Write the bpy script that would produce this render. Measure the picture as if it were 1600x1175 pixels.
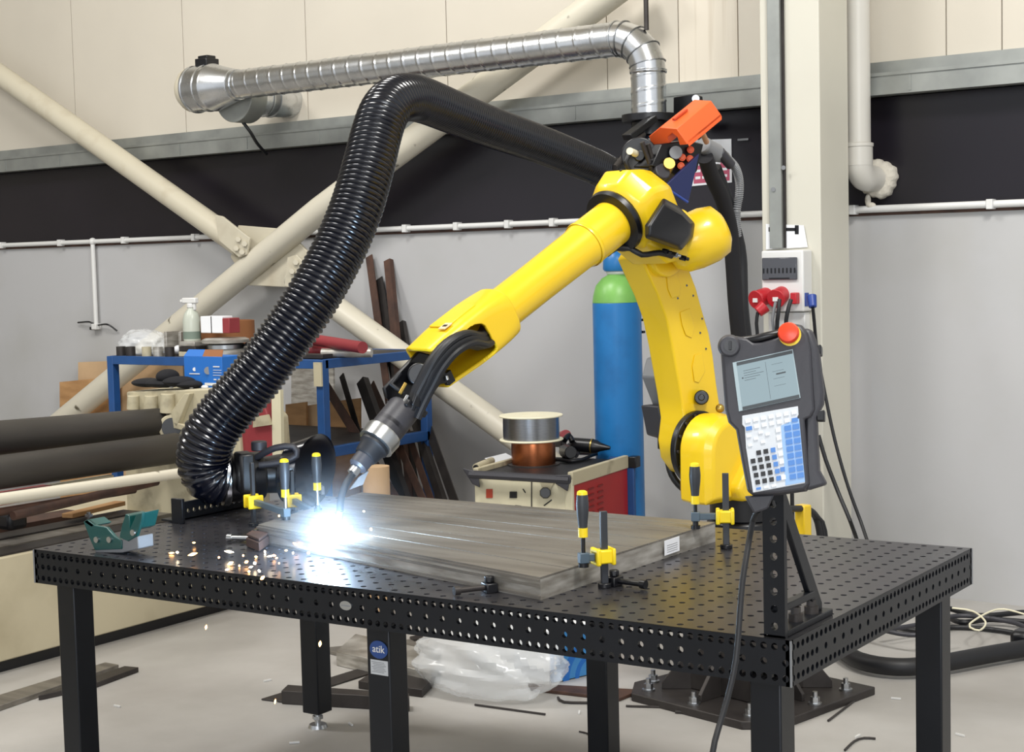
import bpy, bmesh, math, random
from mathutils import Vector, Matrix
random.seed(7)
for o in list(bpy.data.objects): bpy.data.objects.remove(o)
SC = bpy.context.scene
COL = SC.collection

# ------------------------------------------------------------------ camera
CAMP = (1.3700, -3.0673, 1.6161)
YAW, PITCH, ROLL, FPX = 0.5915, 0.0723, -0.0243, 2493.89
WYAW, WD, TZ = -0.0606, 4.0689, 0.8034          # back wall bearing, its distance, height of the table top
def V(*a): return Vector(a)
C0 = V(*CAMP)
_f = V(-math.sin(YAW)*math.cos(PITCH), math.cos(YAW)*math.cos(PITCH), -math.sin(PITCH))
_r = V(math.cos(YAW), math.sin(YAW), 0); _u = _r.cross(_f)
RR = _r*math.cos(ROLL) + _u*math.sin(ROLL); UU = -_r*math.sin(ROLL) + _u*math.cos(ROLL); FF = _f
cd = bpy.data.cameras.new('camera'); cam = bpy.data.objects.new('camera', cd); COL.objects.link(cam)
M = Matrix.Identity(4)
for i in range(3):
    M[i][0] = RR[i]; M[i][1] = UU[i]; M[i][2] = -FF[i]; M[i][3] = C0[i]
cam.matrix_world = M
cd.sensor_width = 36; cd.lens = FPX*36/1600; cd.clip_start = .05; cd.clip_end = 200
SC.camera = cam

# ------------------------------------------------------------------ light
W = bpy.data.worlds.new('world'); SC.world = W; W.use_nodes = True
W.node_tree.nodes['Background'].inputs[0].default_value = (0.93, 0.96, 1.0, 1)
W.node_tree.nodes['Background'].inputs[1].default_value = 0.72
def area(loc, to, sx, sy, power, col=(1, 1, 1)):  # area lamps out of view that light the hall
    l = bpy.data.lights.new('unseen_hall_light', 'AREA'); l.shape = 'RECTANGLE'; l.size = sx; l.size_y = sy; l.energy = power; l.color = col
    o = bpy.data.objects.new('unseen_hall_light', l); COL.objects.link(o); o.location = loc
    o.rotation_euler = (Vector(to)-Vector(loc)).to_track_quat('-Z', 'Y').to_euler(); return o
area((-3.5, 0.2, 6.0), (-3.5, 2.2, 0), 1.2, 1.2, 150, (1, .98, .95))
area((1.6, -0.5, 6.0), (0.6, 2.4, 0.6), 1.2, 1.2, 230, (1, .98, .94))
area((-7.0, -1.0, 6.0), (-6.5, 3.0, 1), 1.2, 1.2, 130, (1, .98, .94))
area((3.5, -7.5, 3.2), (-2.0, 2.0, 1.0), 4.0, 2.5, 230, (.94, .97, 1))  # low fill lamp added in front to brighten the right of the wall
SC.view_settings.view_transform = 'Standard'; SC.view_settings.look = 'None'
SC.view_settings.gamma = 1; SC.view_settings.use_curve_mapping = False
SC.view_settings.exposure = 0.33

# ------------------------------------------------------------------ points from the survey of the place
def ray(a, b): return FF*FPX + RR*(a-800) - UU*(b-587.5)
def PZ(a, b, z): d = ray(a, b); return C0 + d*((z-C0.z)/d.z)
def PY(a, b, y): d = ray(a, b); return C0 + d*((y-C0.y)/d.y)
def PX(a, b, x): d = ray(a, b); return C0 + d*((x-C0.x)/d.x)
def PDp(a, b, dep): return C0 + ray(a, b)*(dep/FPX)
WN = V(-math.sin(WYAW), math.cos(WYAW), 0); WT = V(math.cos(WYAW), math.sin(WYAW), 0)
def PW(a, b, off=0): d = ray(a, b); return C0 + d*(((WD-off)-C0.dot(WN))/d.dot(WN))
def WP(s, off, z): return WT*s + WN*(WD-off) + V(0, 0, z)
def ws(p): return p.dot(WT)
def plane(a, b, o, n): d = ray(a, b); return C0 + d*((o-C0).dot(n)/d.dot(n))

# ------------------------------------------------------------------ materials
def lin(h):
    c = [int(h[i:i+2], 16)/255 for i in (0, 2, 4)]
    return tuple(x/12.92 if x <= .04045 else ((x+.055)/1.055)**2.4 for x in c) + (1,)
def mat(name, h, rough=.5, metal=0, var=.0, scale=6, bump=0, bscale=40, h2=None, stretch=None, coat=0, spec=.5, thr=None, rvar=0):
    m = bpy.data.materials.new(name); m.use_nodes = True; nt = m.node_tree; b = nt.nodes['Principled BSDF']
    b.inputs['Base Color'].default_value = lin(h); b.inputs['Roughness'].default_value = rough; b.inputs['Metallic'].default_value = metal
    b.inputs['Specular IOR Level'].default_value = spec; b.inputs['Coat Weight'].default_value = coat
    tc = nt.nodes.new('ShaderNodeTexCoord'); mp = nt.nodes.new('ShaderNodeMapping'); nt.links.new(tc.outputs['Object'], mp.inputs[0])
    if stretch: mp.inputs['Scale'].default_value = stretch
    if var or h2:
        n = nt.nodes.new('ShaderNodeTexNoise'); n.inputs['Scale'].default_value = scale; n.inputs['Detail'].default_value = 6
        nt.links.new(mp.outputs[0], n.inputs['Vector'])
        mr = nt.nodes.new('ShaderNodeMapRange'); nt.links.new(n.outputs['Fac'], mr.inputs[0])
        lo, hi = thr if thr else (.3, .7)
        mr.inputs[1].default_value = lo; mr.inputs[2].default_value = hi
        mx = nt.nodes.new('ShaderNodeMix'); mx.data_type = 'RGBA'; nt.links.new(mr.outputs[0], mx.inputs[0])
        a = lin(h); c2 = lin(h2) if h2 else tuple(x*(1-var) for x in a[:3])+(1,)
        mx.inputs[6].default_value = a; mx.inputs[7].default_value = c2
        nt.links.new(mx.outputs[2], b.inputs['Base Color'])
        if rvar:
            m2 = nt.nodes.new('ShaderNodeMapRange'); nt.links.new(n.outputs['Fac'], m2.inputs[0])
            m2.inputs[1].default_value = .3; m2.inputs[2].default_value = .7; m2.inputs[3].default_value = rough-rvar; m2.inputs[4].default_value = rough+rvar
            nt.links.new(m2.outputs[0], b.inputs['Roughness'])
    if bump:
        n = nt.nodes.new('ShaderNodeTexNoise'); n.inputs['Scale'].default_value = bscale; n.inputs['Detail'].default_value = 4
        nt.links.new(mp.outputs[0], n.inputs['Vector'])
        bp = nt.nodes.new('ShaderNodeBump'); bp.inputs['Strength'].default_value = bump; bp.inputs['Distance'].default_value = .01
        nt.links.new(n.outputs['Fac'], bp.inputs['Height']); nt.links.new(bp.outputs[0], b.inputs['Normal'])
    return m
def emis(name, col, st):
    m = bpy.data.materials.new(name); m.use_nodes = True; b = m.node_tree.nodes['Principled BSDF']
    b.inputs['Base Color'].default_value = (0, 0, 0, 1); b.inputs['Emission Color'].default_value = col+(1,); b.inputs['Emission Strength'].default_value = st
    return m
def clear(name, col, rough=.15, alpha=.35):
    m = bpy.data.materials.new(name); m.use_nodes = True; b = m.node_tree.nodes['Principled BSDF']
    b.inputs['Base Color'].default_value = lin(col); b.inputs['Roughness'].default_value = rough; b.inputs['Alpha'].default_value = alpha
    return m
m_upper = mat('cream_wall_panel', 'cdc6b8', .55, var=.10, scale=.9)
m_streak = mat('streaked_wall_panel', 'd0c8b9', .55, h2='a2947f', scale=5, stretch=(3, 3, .12), thr=(.5, .85))
m_lower = mat('grey_painted_concrete', 'b4b4b5', .6, h2='a6a5a1', scale=1.1, bump=.05, bscale=8, thr=(.45, .8))
m_floor = mat('concrete_floor', 'b3b1ad', .5, h2='9a9691', scale=1.6, bump=.1, bscale=14, rvar=.12)
m_band = mat('dark_window_film', '17141b', .3, h2='1d1920', scale=1.4, spec=.45)
m_galv = mat('galvanised_steel', 'a9aca8', .45, .6, h2='8f928f', scale=5)
m_duct = mat('spiral_duct_steel', 'dfe1e3', .26, 1, h2='bfc2c5', scale=7, bump=.04, bscale=12, rvar=.06)
m_cream = mat('cream_steel_paint', 'c4bda9', .42, h2='b0a58f', scale=6, thr=(.55, .85))
m_creamc = mat('chipped_cream_paint', 'cdc7b6', .4, h2='59503f', scale=9, thr=(.66, .72))
m_col = mat('column_paint', 'cbc8bb', .5, var=.07, scale=2)
m_white = mat('white_plastic', 'd8d8d6', .4)
m_pvc = mat('grey_pvc', 'c5c2ba', .35, var=.05, scale=4)
m_foam = mat('filler_foam', 'cbc5b8', .9, bump=.6, bscale=60)
m_black = mat('black_plastic', '0b0c11', .36)
m_blackg = mat('glossy_black_hose', '060914', .2, spec=.6)
m_rubber = mat('black_rubber', '121317', .5)
m_tabtop = mat('burnished_black_steel', '58585c', .30, .85, h2='66646a', scale=3.5, bump=.03, bscale=6, rvar=.05)
m_tab = mat('black_steel', '16191f', .36, .4, var=.2, scale=9)
m_bolt = mat('zinc_bolt', 'b7b9bb', .3, 1)
m_yel = mat('robot_yellow', 'ecc51c', .32, coat=.3, var=.05, scale=3)
m_yeld = mat('clamp_yellow', 'f0d21c', .4)
m_dgrey = mat('dark_grey_plastic', '333339', .48, bump=.05, bscale=90)
m_mgrey = mat('mid_grey_plastic', '77797c', .45)
m_orange = mat('orange_plastic', 'ea5f28', .45)
m_navy = mat('navy_panel', '17224f', .5)
m_blue = mat('blue_cylinder_paint', '2273b4', .38, h2='1a5c96', scale=5, thr=(.5, .8))
m_green = mat('green_cylinder_paint', '7cb85a', .38, h2='6a9f50', scale=8)
m_frame = mat('blue_rack_paint', '1d4c86', .5, var=.25, scale=7)
m_red = mat('red_machine_paint', 'a01c1c', .45, var=.15, scale=5)
m_redd = mat('faded_red_paint', '92343a', .5, var=.2, scale=5)
m_mcream = mat('machine_cream_paint', 'd8d1b4', .5, var=.12, scale=5)
m_cast = mat('cream_casting_paint', 'b4ab90', .6, h2='756c58', scale=9, thr=(.55, .8))
m_roll = mat('dull_rolled_steel', '4a4744', .5, .45, h2='3a3734', scale=5, stretch=(1, .3, 1))
m_steel = mat('bright_steel', 'b8bbbd', .28, 1)
m_rust = mat('rusty_steel', '5a3f33', .65, .2, h2='3b2c27', scale=12)
m_dsteel = mat('dark_bare_steel', '45413f', .5, .5, h2='332f2e', scale=8)
m_plate = mat('mill_scale_steel', '918c84', .46, .55, h2='6e6962', scale=5, stretch=(.5, 3, 3), rvar=.1, bump=.1, bscale=18)
m_plates = mat('ground_steel_edge', 'c6c3bc', .38, .45, h2='827c72', scale=9, stretch=(1, 1, 5))
m_copper = mat('copper_wire', 'b06a45', .3, 1, var=.15, scale=40, stretch=(1, 1, 8))
m_swire = mat('steel_wire', '9c9fa4', .3, 1, var=.15, scale=30, stretch=(1, 1, 8))
m_spool = mat('spool_plastic', 'e6e0c4', .5)
m_wood = mat('plywood', 'b98f60', .7, h2='9c744a', scale=5, stretch=(1, 1, 4))
m_woodp = mat('pale_board', 'c9a983', .7, var=.2, scale=5)
m_card = mat('brown_cardboard', '94603a', .8, var=.15)
m_paper = mat('white_paper', 'e4e6ea', .7)
m_bbox = mat('blue_card', '1f6bbf', .55, var=.08)
m_teal = mat('teal_paint', '094644', .35, coat=.3)
m_handle = mat('blue_grey_grip', '4a5a66', .4)
m_grip = mat('dark_grip', '32353a', .45)
m_tag = mat('grey_label', 'b4b7bb', .5)
m_glass = mat('pendant_screen_glass', '9fb0b6', .2)
m_cloth = mat('black_cloth', '101015', .9)
m_redp = mat('red_socket_plastic', 'b3202a', .4)
m_bluep = mat('blue_socket_plastic', '24418f', .4)
m_base = mat('beige_machine_bed_paint', 'bdb398', .6, h2='a3987d', scale=3, thr=(.5, .8))
m_film = clear('plastic_film', 'eef1f3', .14, .36)
m_key_w = mat('white_key', 'dfe3e6', .5); m_key_b = mat('blue_key', '4c7fc4', .5); m_key_k = mat('black_key', '1b1c20', .5)
m_brass = mat('brass', 'b79a50', .35, .9)
m_line = mat('display_dark', '3b4145', .4)

# ------------------------------------------------------------------ mesh builder
def frame(z, x=None):
    z = Vector(z).normalized()
    x = Vector(x) if x is not None else (V(0, 0, 1) if abs(z.z) < .9 else V(1, 0, 0))
    x = (x - z*x.dot(z)).normalized(); return x, z.cross(x), z
class MB:
    def __init__(s): s.v = []; s.f = []
    def add(s, vs, fs):
        k = len(s.v); s.v += [Vector(p) for p in vs]; s.f += [tuple(k+i for i in q) for q in fs]; return s
    def box(s, c, size, ax=None):
        c = Vector(c); X, Y, Z = ax if ax else (V(1, 0, 0), V(0, 1, 0), V(0, 0, 1)); a, b, d = [q/2 for q in size]
        vs = [c+X*(a*i)+Y*(b*j)+Z*(d*k) for k in (-1, 1) for j in (-1, 1) for i in (-1, 1)]
        return s.add(vs, [(0, 1, 3, 2), (4, 6, 7, 5), (0, 4, 5, 1), (2, 3, 7, 6), (0, 2, 6, 4), (1, 5, 7, 3)])
    def bb(s, lo, hi): return s.box([(a+b)/2 for a, b in zip(lo, hi)], [abs(b-a) for a, b in zip(lo, hi)])
    def loft(s, rings, cap=True, close=True):
        n = len(rings[0]); vs = [p for r in rings for p in r]; fs = []
        for i in range(len(rings)-1):
            for j in range(n if close else n-1):
                fs.append((i*n+j, i*n+(j+1) % n, (i+1)*n+(j+1) % n, (i+1)*n+j))
        if cap: fs.append(tuple(range(n))); fs.append(tuple(range((len(rings)-1)*n, len(rings)*n)))
        return s.add(vs, fs)
    def cyl(s, p0, p1, r0, r1=None, n=24, cap=True, x=None):
        p0, p1 = Vector(p0), Vector(p1); r1 = r0 if r1 is None else r1
        return s.lathe([(r0, 0), (r1, (p1-p0).length)], p0, p1-p0, n, cap, x)
    def lathe(s, prof, base, axis=(0, 0, 1), n=24, cap=True, x=None, sc=(1, 1)):
        base = Vector(base); X, Y, Z = frame(axis, x); off = math.pi/n
        return s.loft([[base+Z*h+X*(max(r, 1e-4)*sc[0]*math.cos(off+2*math.pi*j/n))+Y*(max(r, 1e-4)*sc[1]*math.sin(off+2*math.pi*j/n)) for j in range(n)] for r, h in prof], cap)
    def tube(s, pts, r, n=12, cap=True):
        pts = [Vector(p) for p in pts]; rings = []; X = None
        for i, p in enumerate(pts):
            t = (pts[min(i+1, len(pts)-1)]-pts[max(i-1, 0)])
            if t.length < 1e-9: t = V(0, 0, 1)
            t.normalize()
            if X is None: X = frame(t)[0]
            X = (X-t*X.dot(t)).normalized(); Y = t.cross(X); rr = r[i] if isinstance(r, (list, tuple)) else r
            rings.append([p+X*(rr*math.cos(2*math.pi*j/n))+Y*(rr*math.sin(2*math.pi*j/n)) for j in range(n)])
        return s.loft(rings, cap)
    def prism(s, pts, vec):
        pts = [Vector(p) for p in pts]; vec = Vector(vec); return s.loft([pts, [p+vec for p in pts]])
    def sphere(s, c, r, ax=None, n=20, m=12):
        c = Vector(c); r = (r, r, r) if not isinstance(r, (tuple, list)) else r; X, Y, Z = ax if ax else (V(1, 0, 0), V(0, 1, 0), V(0, 0, 1))
        rings = []
        for i in range(m+1):
            a = -math.pi/2+math.pi*i/m; k = max(math.cos(a), 1e-3)
            rings.append([c+X*(r[0]*k*math.cos(2*math.pi*j/n))+Y*(r[1]*k*math.sin(2*math.pi*j/n))+Z*(r[2]*math.sin(a)) for j in range(n)])
        return s.loft(rings)
    def build(s, name, m, parent=None, bevel=0, smooth=35, sub=0, seg=2, solid=0):
        me = bpy.data.meshes.new(name)
        inv = WM[parent.name].inverted() if parent is not None else Matrix.Identity(4)
        o_ = Vector((0, 0, 0))
        if parent is None:                               # own origin at its middle, on its underside
            xs = [p.x for p in s.v]; ys = [p.y for p in s.v]; zs = [p.z for p in s.v]
            o_ = V((min(xs)+max(xs))/2, (min(ys)+max(ys))/2, min(zs))
        me.from_pydata([inv @ p - o_ for p in s.v], [], s.f); me.materials.append(m)
        bm = bmesh.new(); bm.from_mesh(me); bmesh.ops.recalc_face_normals(bm, faces=bm.faces); bm.to_mesh(me); bm.free()
        if smooth:
            me.polygons.foreach_set('use_smooth', [True]*len(me.polygons)); me.set_sharp_from_angle(angle=math.radians(smooth))
        o = bpy.data.objects.new(name, me); COL.objects.link(o); o.parent = parent; o.location = o_
        WM[o.name] = WM[parent.name] if parent is not None else Matrix.Translation(o_)
        if solid: md = o.modifiers.new('solidify', 'SOLIDIFY'); md.thickness = solid; md.offset = 0
        if bevel:
            md = o.modifiers.new('bevel', 'BEVEL'); md.width = bevel; md.segments = seg; md.limit_method = 'ANGLE'; md.angle_limit = math.radians(40)
        if sub: md = o.modifiers.new('sub', 'SUBSURF'); md.levels = md.render_levels = sub
        return o
WM = {}
def tag(o, label, cat, group=None, kind=None):
    o['label'] = label; o['category'] = cat
    if group: o['group'] = group
    if kind: o['kind'] = kind
    return o
def thing(name, label, cat, loc=(0, 0, 0), rz=0, group=None, rot=None):
    o = bpy.data.objects.new(name, None); COL.objects.link(o); o.location = loc
    o.rotation_euler = rot if rot else (0, 0, rz); o.empty_display_size = .1
    WM[o.name] = Matrix.Translation(Vector(loc)) @ o.rotation_euler.to_matrix().to_4x4()
    return tag(o, label, cat, group)
def struct(o): o['kind'] = 'structure'; return o
def copy_tree(o, parent=None):
    c = o.copy(); COL.objects.link(c); c.parent = parent
    for ch in [q for q in bpy.data.objects if q.parent is o]: copy_tree(ch, c)
    return c
def spline(pts, step=.02):
    pts = [Vector(p) for p in pts]; P = [pts[0]*2-pts[1]]+pts+[pts[-1]*2-pts[-2]]; out = []
    for i in range(1, len(P)-2):
        n = max(2, int((P[i+1]-P[i]).length/step))
        for k in range(n):
            t = k/n; a, b, c, d = P[i-1:i+3]
            out.append(.5*((2*b)+(c-a)*t+(2*a-5*b+4*c-d)*t*t+(3*b-a-3*c+d)*t**3))
    out.append(pts[-1]); return out
def text(name, body, m, parent, org, X, Y, size, align='CENTER', ext=.0006):
    c = bpy.data.curves.new(name, 'FONT'); c.body = body; c.size = size; c.align_x = align; c.align_y = 'CENTER'; c.extrude = ext
    t = bpy.data.objects.new('tmp', c); COL.objects.link(t); dg = bpy.context.evaluated_depsgraph_get(); dg.update()
    me = bpy.data.meshes.new_from_object(t.evaluated_get(dg)); bpy.data.objects.remove(t)
    X = Vector(X).normalized(); Y = Vector(Y).normalized(); Z = X.cross(Y)
    mm = Matrix(((X.x, Y.x, Z.x, org[0]), (X.y, Y.y, Z.y, org[1]), (X.z, Y.z, Z.z, org[2]), (0, 0, 0, 1)))
    me.transform(WM[parent.name].inverted() @ mm); me.materials.clear(); me.materials.append(m)
    o = bpy.data.objects.new(name, me); COL.objects.link(o); o.parent = parent; WM[o.name] = WM[parent.name]; return o
X3, Y3, Z3 = V(1, 0, 0), V(0, 1, 0), V(0, 0, 1)
# ------------------------------------------------------------------ the hall
b = MB().bb((-16, -9, -.1), (7, 4.6, 0)); struct(b.build('floor', m_floor, smooth=0))
def wallbox(mb, s0, s1, o0, o1, z0, z1):
    pts = [WP(s0, o0, z0), WP(s1, o0, z0), WP(s1, o1, z0), WP(s0, o1, z0)]
    return mb.prism(pts, (0, 0, z1-z0))
S0, S1 = -16, 6
w = wallbox(MB(), S0, S1, 0.0, -.25, 0, 1.80)
struct(w.build('wall_back', m_lower, smooth=0))
ZB = 2.335
w = wallbox(MB(), S0, S1, -.03, -.10, 1.8, ZB)
struct(w.build('window_1', m_band, smooth=0))
# sandwich panels above: each seam a real gap
seams = sorted([ws(PW(a, 60)) for a in (115, 288, 480, 700, 950, 1062, 1155, 1480, 1567)])
seams = [S0, seams[0]-2.2, seams[0]-1.1]+seams+[seams[-1]+1.1, seams[-1]+2.2, S1]
pl, st = MB(), MB()
for a, c in zip(seams, seams[1:]):
    mid = (a+c)/2; tgt = st if ws(PW(1050, 60)) < mid < ws(PW(1190, 60)) else pl
    wallbox(tgt, a+.003, c-.003, .012, -.2, ZB, 6.6)
wallbox(pl, S0, S1, -.005, -.21, ZB, 6.6)
up = struct(pl.build('wall_back_upper', m_upper, smooth=0)); struct(st.build('wall_back_streaked_panel', m_streak, smooth=0))
# galvanised rail with a ledge
b = MB(); wallbox(b, S0, S1, .10, -.05, ZB, ZB+.10); wallbox(b, S0, S1, .055, -.05, ZB+.10, ZB+.155)
wallbox(b, S0, S1, .107, .10, ZB+.085, ZB+.10)
for i in range(22): wallbox(b, -9.5+i*.62, -9.5+i*.62+.012, .104, .10, ZB+.01, ZB+.08)
struct(b.build('trim_1', m_galv, smooth=0))
b = MB(); wallbox(b, S0, S1, .008, -.01, 1.785, 1.80); struct(b.build('trim_2', m_rust, smooth=0))
# hall ceiling, side walls out of view
b = MB().bb((-16, -9, 6.6), (7, 4.9, 6.7)); struct(b.build('ceiling', m_upper, smooth=0))
b = MB().bb((-16.1, -9, 0), (-15.9, 4.9, 6.6)); struct(b.build('wall_left', m_upper, smooth=0))

# ------------------------------------------------------------------ painted column
cL, cR, cB = -1.725, -1.44, 3.6
b = MB().bb((cL, cB, 0), (cR, 3.93, 6.6)); struct(b.build('trim_3', m_col, smooth=0, bevel=.006))

# ------------------------------------------------------------------ welding table
def cell(mb, o, X, Y, N, cx, cy, w, h, r, t):
    P = lambda x, y, d: o+X*x+Y*y+N*d
    if r <= 0:
        vs = [P(cx+i*w/2, cy+j*h/2, d) for d in (0, -t) for i, j in ((-1, -1), (1, -1), (1, 1), (-1, 1))]
        mb.add(vs, [(0, 1, 2, 3), (7, 6, 5, 4)]); return
    out = []
    for i in range(4):
        c = [(1, 1), (-1, 1), (-1, -1), (1, -1)]; p, q = c[i], c[(i+1) % 4]
        for k in range(3): out.append((cx+(p[0]+(q[0]-p[0])*k/3)*w/2, cy+(p[1]+(q[1]-p[1])*k/3)*h/2))
    inn = [(cx+r*math.cos(math.pi/4+2*math.pi*k/12), cy+r*math.sin(math.pi/4+2*math.pi*k/12)) for k in range(12)]
    vs = [P(x, y, 0) for x, y in out]+[P(x, y, 0) for x, y in inn]+[P(x, y, -t) for x, y in out]+[P(x, y, -t) for x, y in inn]
    fs = []
    for k in range(12):
        j = (k+1) % 12; fs += [(k, j, 12+j, 12+k), (24+j, 24+k, 36+k, 36+j), (12+k, 12+j, 36+j, 36+k)]
    mb.add(vs, fs)
def rim(mb, o, X, Y, N, L, H, t):
    for a, c in (((0, 0), (L, 0)), ((L, 0), (L, H)), ((L, H), (0, H)), ((0, H), (0, 0))):
        p, q = o+X*a[0]+Y*a[1], o+X*c[0]+Y*c[1]; mb.add([p, q, q-N*t, p-N*t], [(0, 1, 2, 3)])
TL, TWd = 2.4, 1.2
table = thing('welding_table', 'long black perforated steel welding table on square legs in the foreground', 'table', (-1.2, .6, 0))
top = MB(); o = V(-TL, 0, TZ); nx, ny = 48, 24
for i in range(nx):
    for j in range(ny):
        cell(top, o, X3, Y3, Z3, .025+i*.05, .025+j*.05, .05, .05, .008, .013)
top.build('table_top', m_tabtop, table, smooth=0)
def apron(o, X, N, L):
    mb = MB(); n = int(round(L/.025)); H = [(.0165, .033), (.05, .034), (.08325, .0325)]
    for i in range(n):
        for k, (cy, h) in enumerate(H):
            r = .0078 if (k != 1 or i % 2 == 1 or i in (0, 2, 4, n-1, n-3, n-5)) else 0
            if i in (0,) : r = r if k != 9 else 0
            cell(mb, o, X, Z3, N, .0125+i*.025, cy, .025, h, r, .012)
    rim(mb, o, X, Z3, N, L, .0995, .012)
    return mb.build('apron', m_tab, table, smooth=0)
apron(V(-TL, 0, TZ-.1), X3, -Y3, TL)
apron(V(0, .0, TZ-.1), Y3, X3, TWd)
apron(V(-TL, TWd, TZ-.1), X3, Y3, TL)
apron(V(-TL, .0, TZ-.1), Y3, -X3, TWd)
for x, y in ((0, 0), (-TL, 0), (0, TWd), (-TL, TWd)): MB().box((x, y, TZ-.0505), (.004, .004, .099)).build('corner_edge', m_mgrey, table, smooth=0)
LEGS = [(-2.345, .10), (-1.165, .10), (-.09, .10), (-.075, 1.10), (-1.12, 1.10), (-2.285, 1.10)]
for x, y in LEGS:
    lg = MB().bb((x-.037, y-.037, .055), (x+.037, y+.037, TZ-.1)).box((x, y, TZ-.104), (.11, .11, .008)).build('leg', m_tab, table, bevel=.005)
    f = MB().cyl((x, y, 0), (x, y, .012), .035, .03).cyl((x, y, .012), (x, y, .056), .011).cyl((x, y, .03), (x, y, .042), .019, n=6)
    f.build('levelling_foot', m_bolt, lg)
    if (x, y) == LEGS[1]:
        yy = y-.037-.001
        c = PY(592, 1015, yy); s = MB().lathe([(.029, 0), (.029, .0015)], c, (0, -1, 0), 36, sc=(1, 1))
        for q in range(len(s.v)): s.v[q].z = c.z+(s.v[q].z-c.z)*.80
        st_ = s.build('logo_sticker', mat('logo_blue', '1d3f7c', .4), lg)
        text('logo_lettering', 'atik', m_white, lg, c+V(0, -.0022, .001), X3, Z3, .027)
        c2 = PY(593, 1043, yy); lb = MB().box(c2+V(0, -.0006, 0), (.056, .0012, .038)).build('rating_label', m_tag, lg, smooth=0)
        ln = MB()
        for k in range(7): ln.box(c2+V(-.004+(k % 3)*.003, -.0015, .013-k*.0042), (.040, .0006, .0012))
        ln.build('label_lines', m_mgrey, lg, smooth=0)
c = PY(541, 946, -.0)
s = MB().lathe([(.019, 0), (.019, .003)], c, (0, -1, 0), 32)
for p in s.v: p.z = c.z+(p.z-c.z)*.62
s.build('maker_plate', m_steel, table)
s = MB().box(c+V(0, -.0035, 0), (.026, .001, .003)); s.build('maker_plate_text', m_mgrey, table, smooth=0)

# ------------------------------------------------------------------ workpiece
TH = .056
A, B_, Cc, D = V(-.687, .095, TZ), V(-.668, .985, TZ), V(-1.99, 1.02, TZ), V(-1.855, .375, TZ)
wp = thing('steel_workpiece', 'grey slatted steel panel with one angled edge being welded on the table', 'workpiece', ((A+Cc)/2))
mb = MB().prism([A, B_, Cc, D], (0, 0, TH-.006)); mb.build('panel_body', m_plates, wp, smooth=0)
n = 14; mb = MB()
for i in range(n):
    t0, t1 = i/n, (i+1)/n; g = .0009 if i else 0
    p = [D.lerp(Cc, t0), A.lerp(B_, t0), A.lerp(B_, t1), D.lerp(Cc, t1)]
    dd = (p[3]-p[0]).normalized()*g; d2 = (p[2]-p[1]).normalized()*g; z0 = V(0, 0, TH-.0058); z1 = V(0, 0, TH-.0005+random.uniform(-.0005, .0005))
    i0, i1 = dd*1.4, d2*1.4
    mb.loft([[p[0]+dd+z0, p[1]+d2+z0, p[2]-d2+z0, p[3]-dd+z0], [p[0]+i0+z1, p[1]+i1+z1, p[2]-i1+z1, p[3]-i0+z1]])
mb.build('slatted_face', m_plate, wp, smooth=0)
mb = MB()   # layered long edge: two thin flanges
for z in (.004, .030, .044): mb.prism([D+V(-.004, -.004, z), A+V(0, -.004, z), A+V(0, .01, z), D+V(-.004, .01, z)], (0, 0, .006))
mb.build('edge_flange', m_plate, wp, smooth=0)
p0 = PX(1038, 862, -.668+.0015); p1 = PX(1061, 858, -.668+.0015)
mb = MB().box(V(-.6655, (p0.y+p1.y)/2, TZ+.031), (.0012, p1.y-p0.y, .040)); lb = mb.build('stock_label', m_paper, wp, smooth=0); lb['label'] = 'white paper label'
mb = MB()
for k in range(4): mb.box(V(-.6646, (p0.y+p1.y)/2, TZ+.018+k*.006), (.0005, (p1.y-p0.y)*.7, .0012))
mb.build('printed_lines', m_mgrey, lb, smooth=0)

# ------------------------------------------------------------------ screw clamps
def clamp(base, pad, rail_h, sl_h, htop, name, label, low=0):
    base, pad = Vector(base), Vector(pad); t = thing('screw_clamp', label, 'clamp', base, 0, None)
    d = V(pad.x-base.x, pad.y-base.y, 0); L = d.length; d.normalize(); e = V(-d.y, d.x, 0)
    MB().box(base+V(0, 0, rail_h/2), (.018, .011, rail_h), (d, e, Z3)).build('rail', m_grip, t, bevel=.0015)
    MB().cyl(base, base+V(0, 0, .012), .017).build('foot_collar', m_black, t, bevel=.002)
    s = base+V(0, 0, sl_h)
    MB().box(s+d*.005, (.046, .040, .034), (d, e, Z3)).box(s+d*.022, (.012, .050, .042), (d, e, Z3)).box(s-d*.018, (.010, .050, .042), (d, e, Z3)).build('slider', m_yeld, t, bevel=.004)
    MB().box(s+d*(L/2), (L, .016, .018), (d, e, Z3)).box(s+d*L, (.024, .022, .026), (d, e, Z3)).build('arm', m_handle, t, bevel=.002)
    q = V(pad.x, pad.y, 0); H = htop
    MB().cyl(pad+V(0, 0, .012), q+V(0, 0, H-.085), .0055, n=12).build('spindle', m_steel if low else m_black, t)
    MB().cyl(pad, pad+V(0, 0, .010), .013).cyl(pad+V(0, 0, .01), pad+V(0, 0, .020), .008).build('pressure_pad', m_black, t)
    hd = MB().lathe([(.011, -.092), (.0125, -.075), (.0150, -.055), (.0160, -.035), (.0145, -.015), (.0138, -.010)], q+V(0, 0, H), n=20).build('handle', m_grip, t)
    MB().lathe([(.0122, -.115), (.0122, -.092)], q+V(0, 0, H), n=12).build('handle_collar', m_yeld, hd)
    MB().lathe([(.0138, -.010), (.0125, -.003), (.008, 0), (.0005, .001)], q+V(0, 0, H), n=20).build('handle_cap', m_yeld, hd)
    return t
def hz(a, b, base): return PDp(a, b, (base-C0).dot(FF)).z
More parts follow.
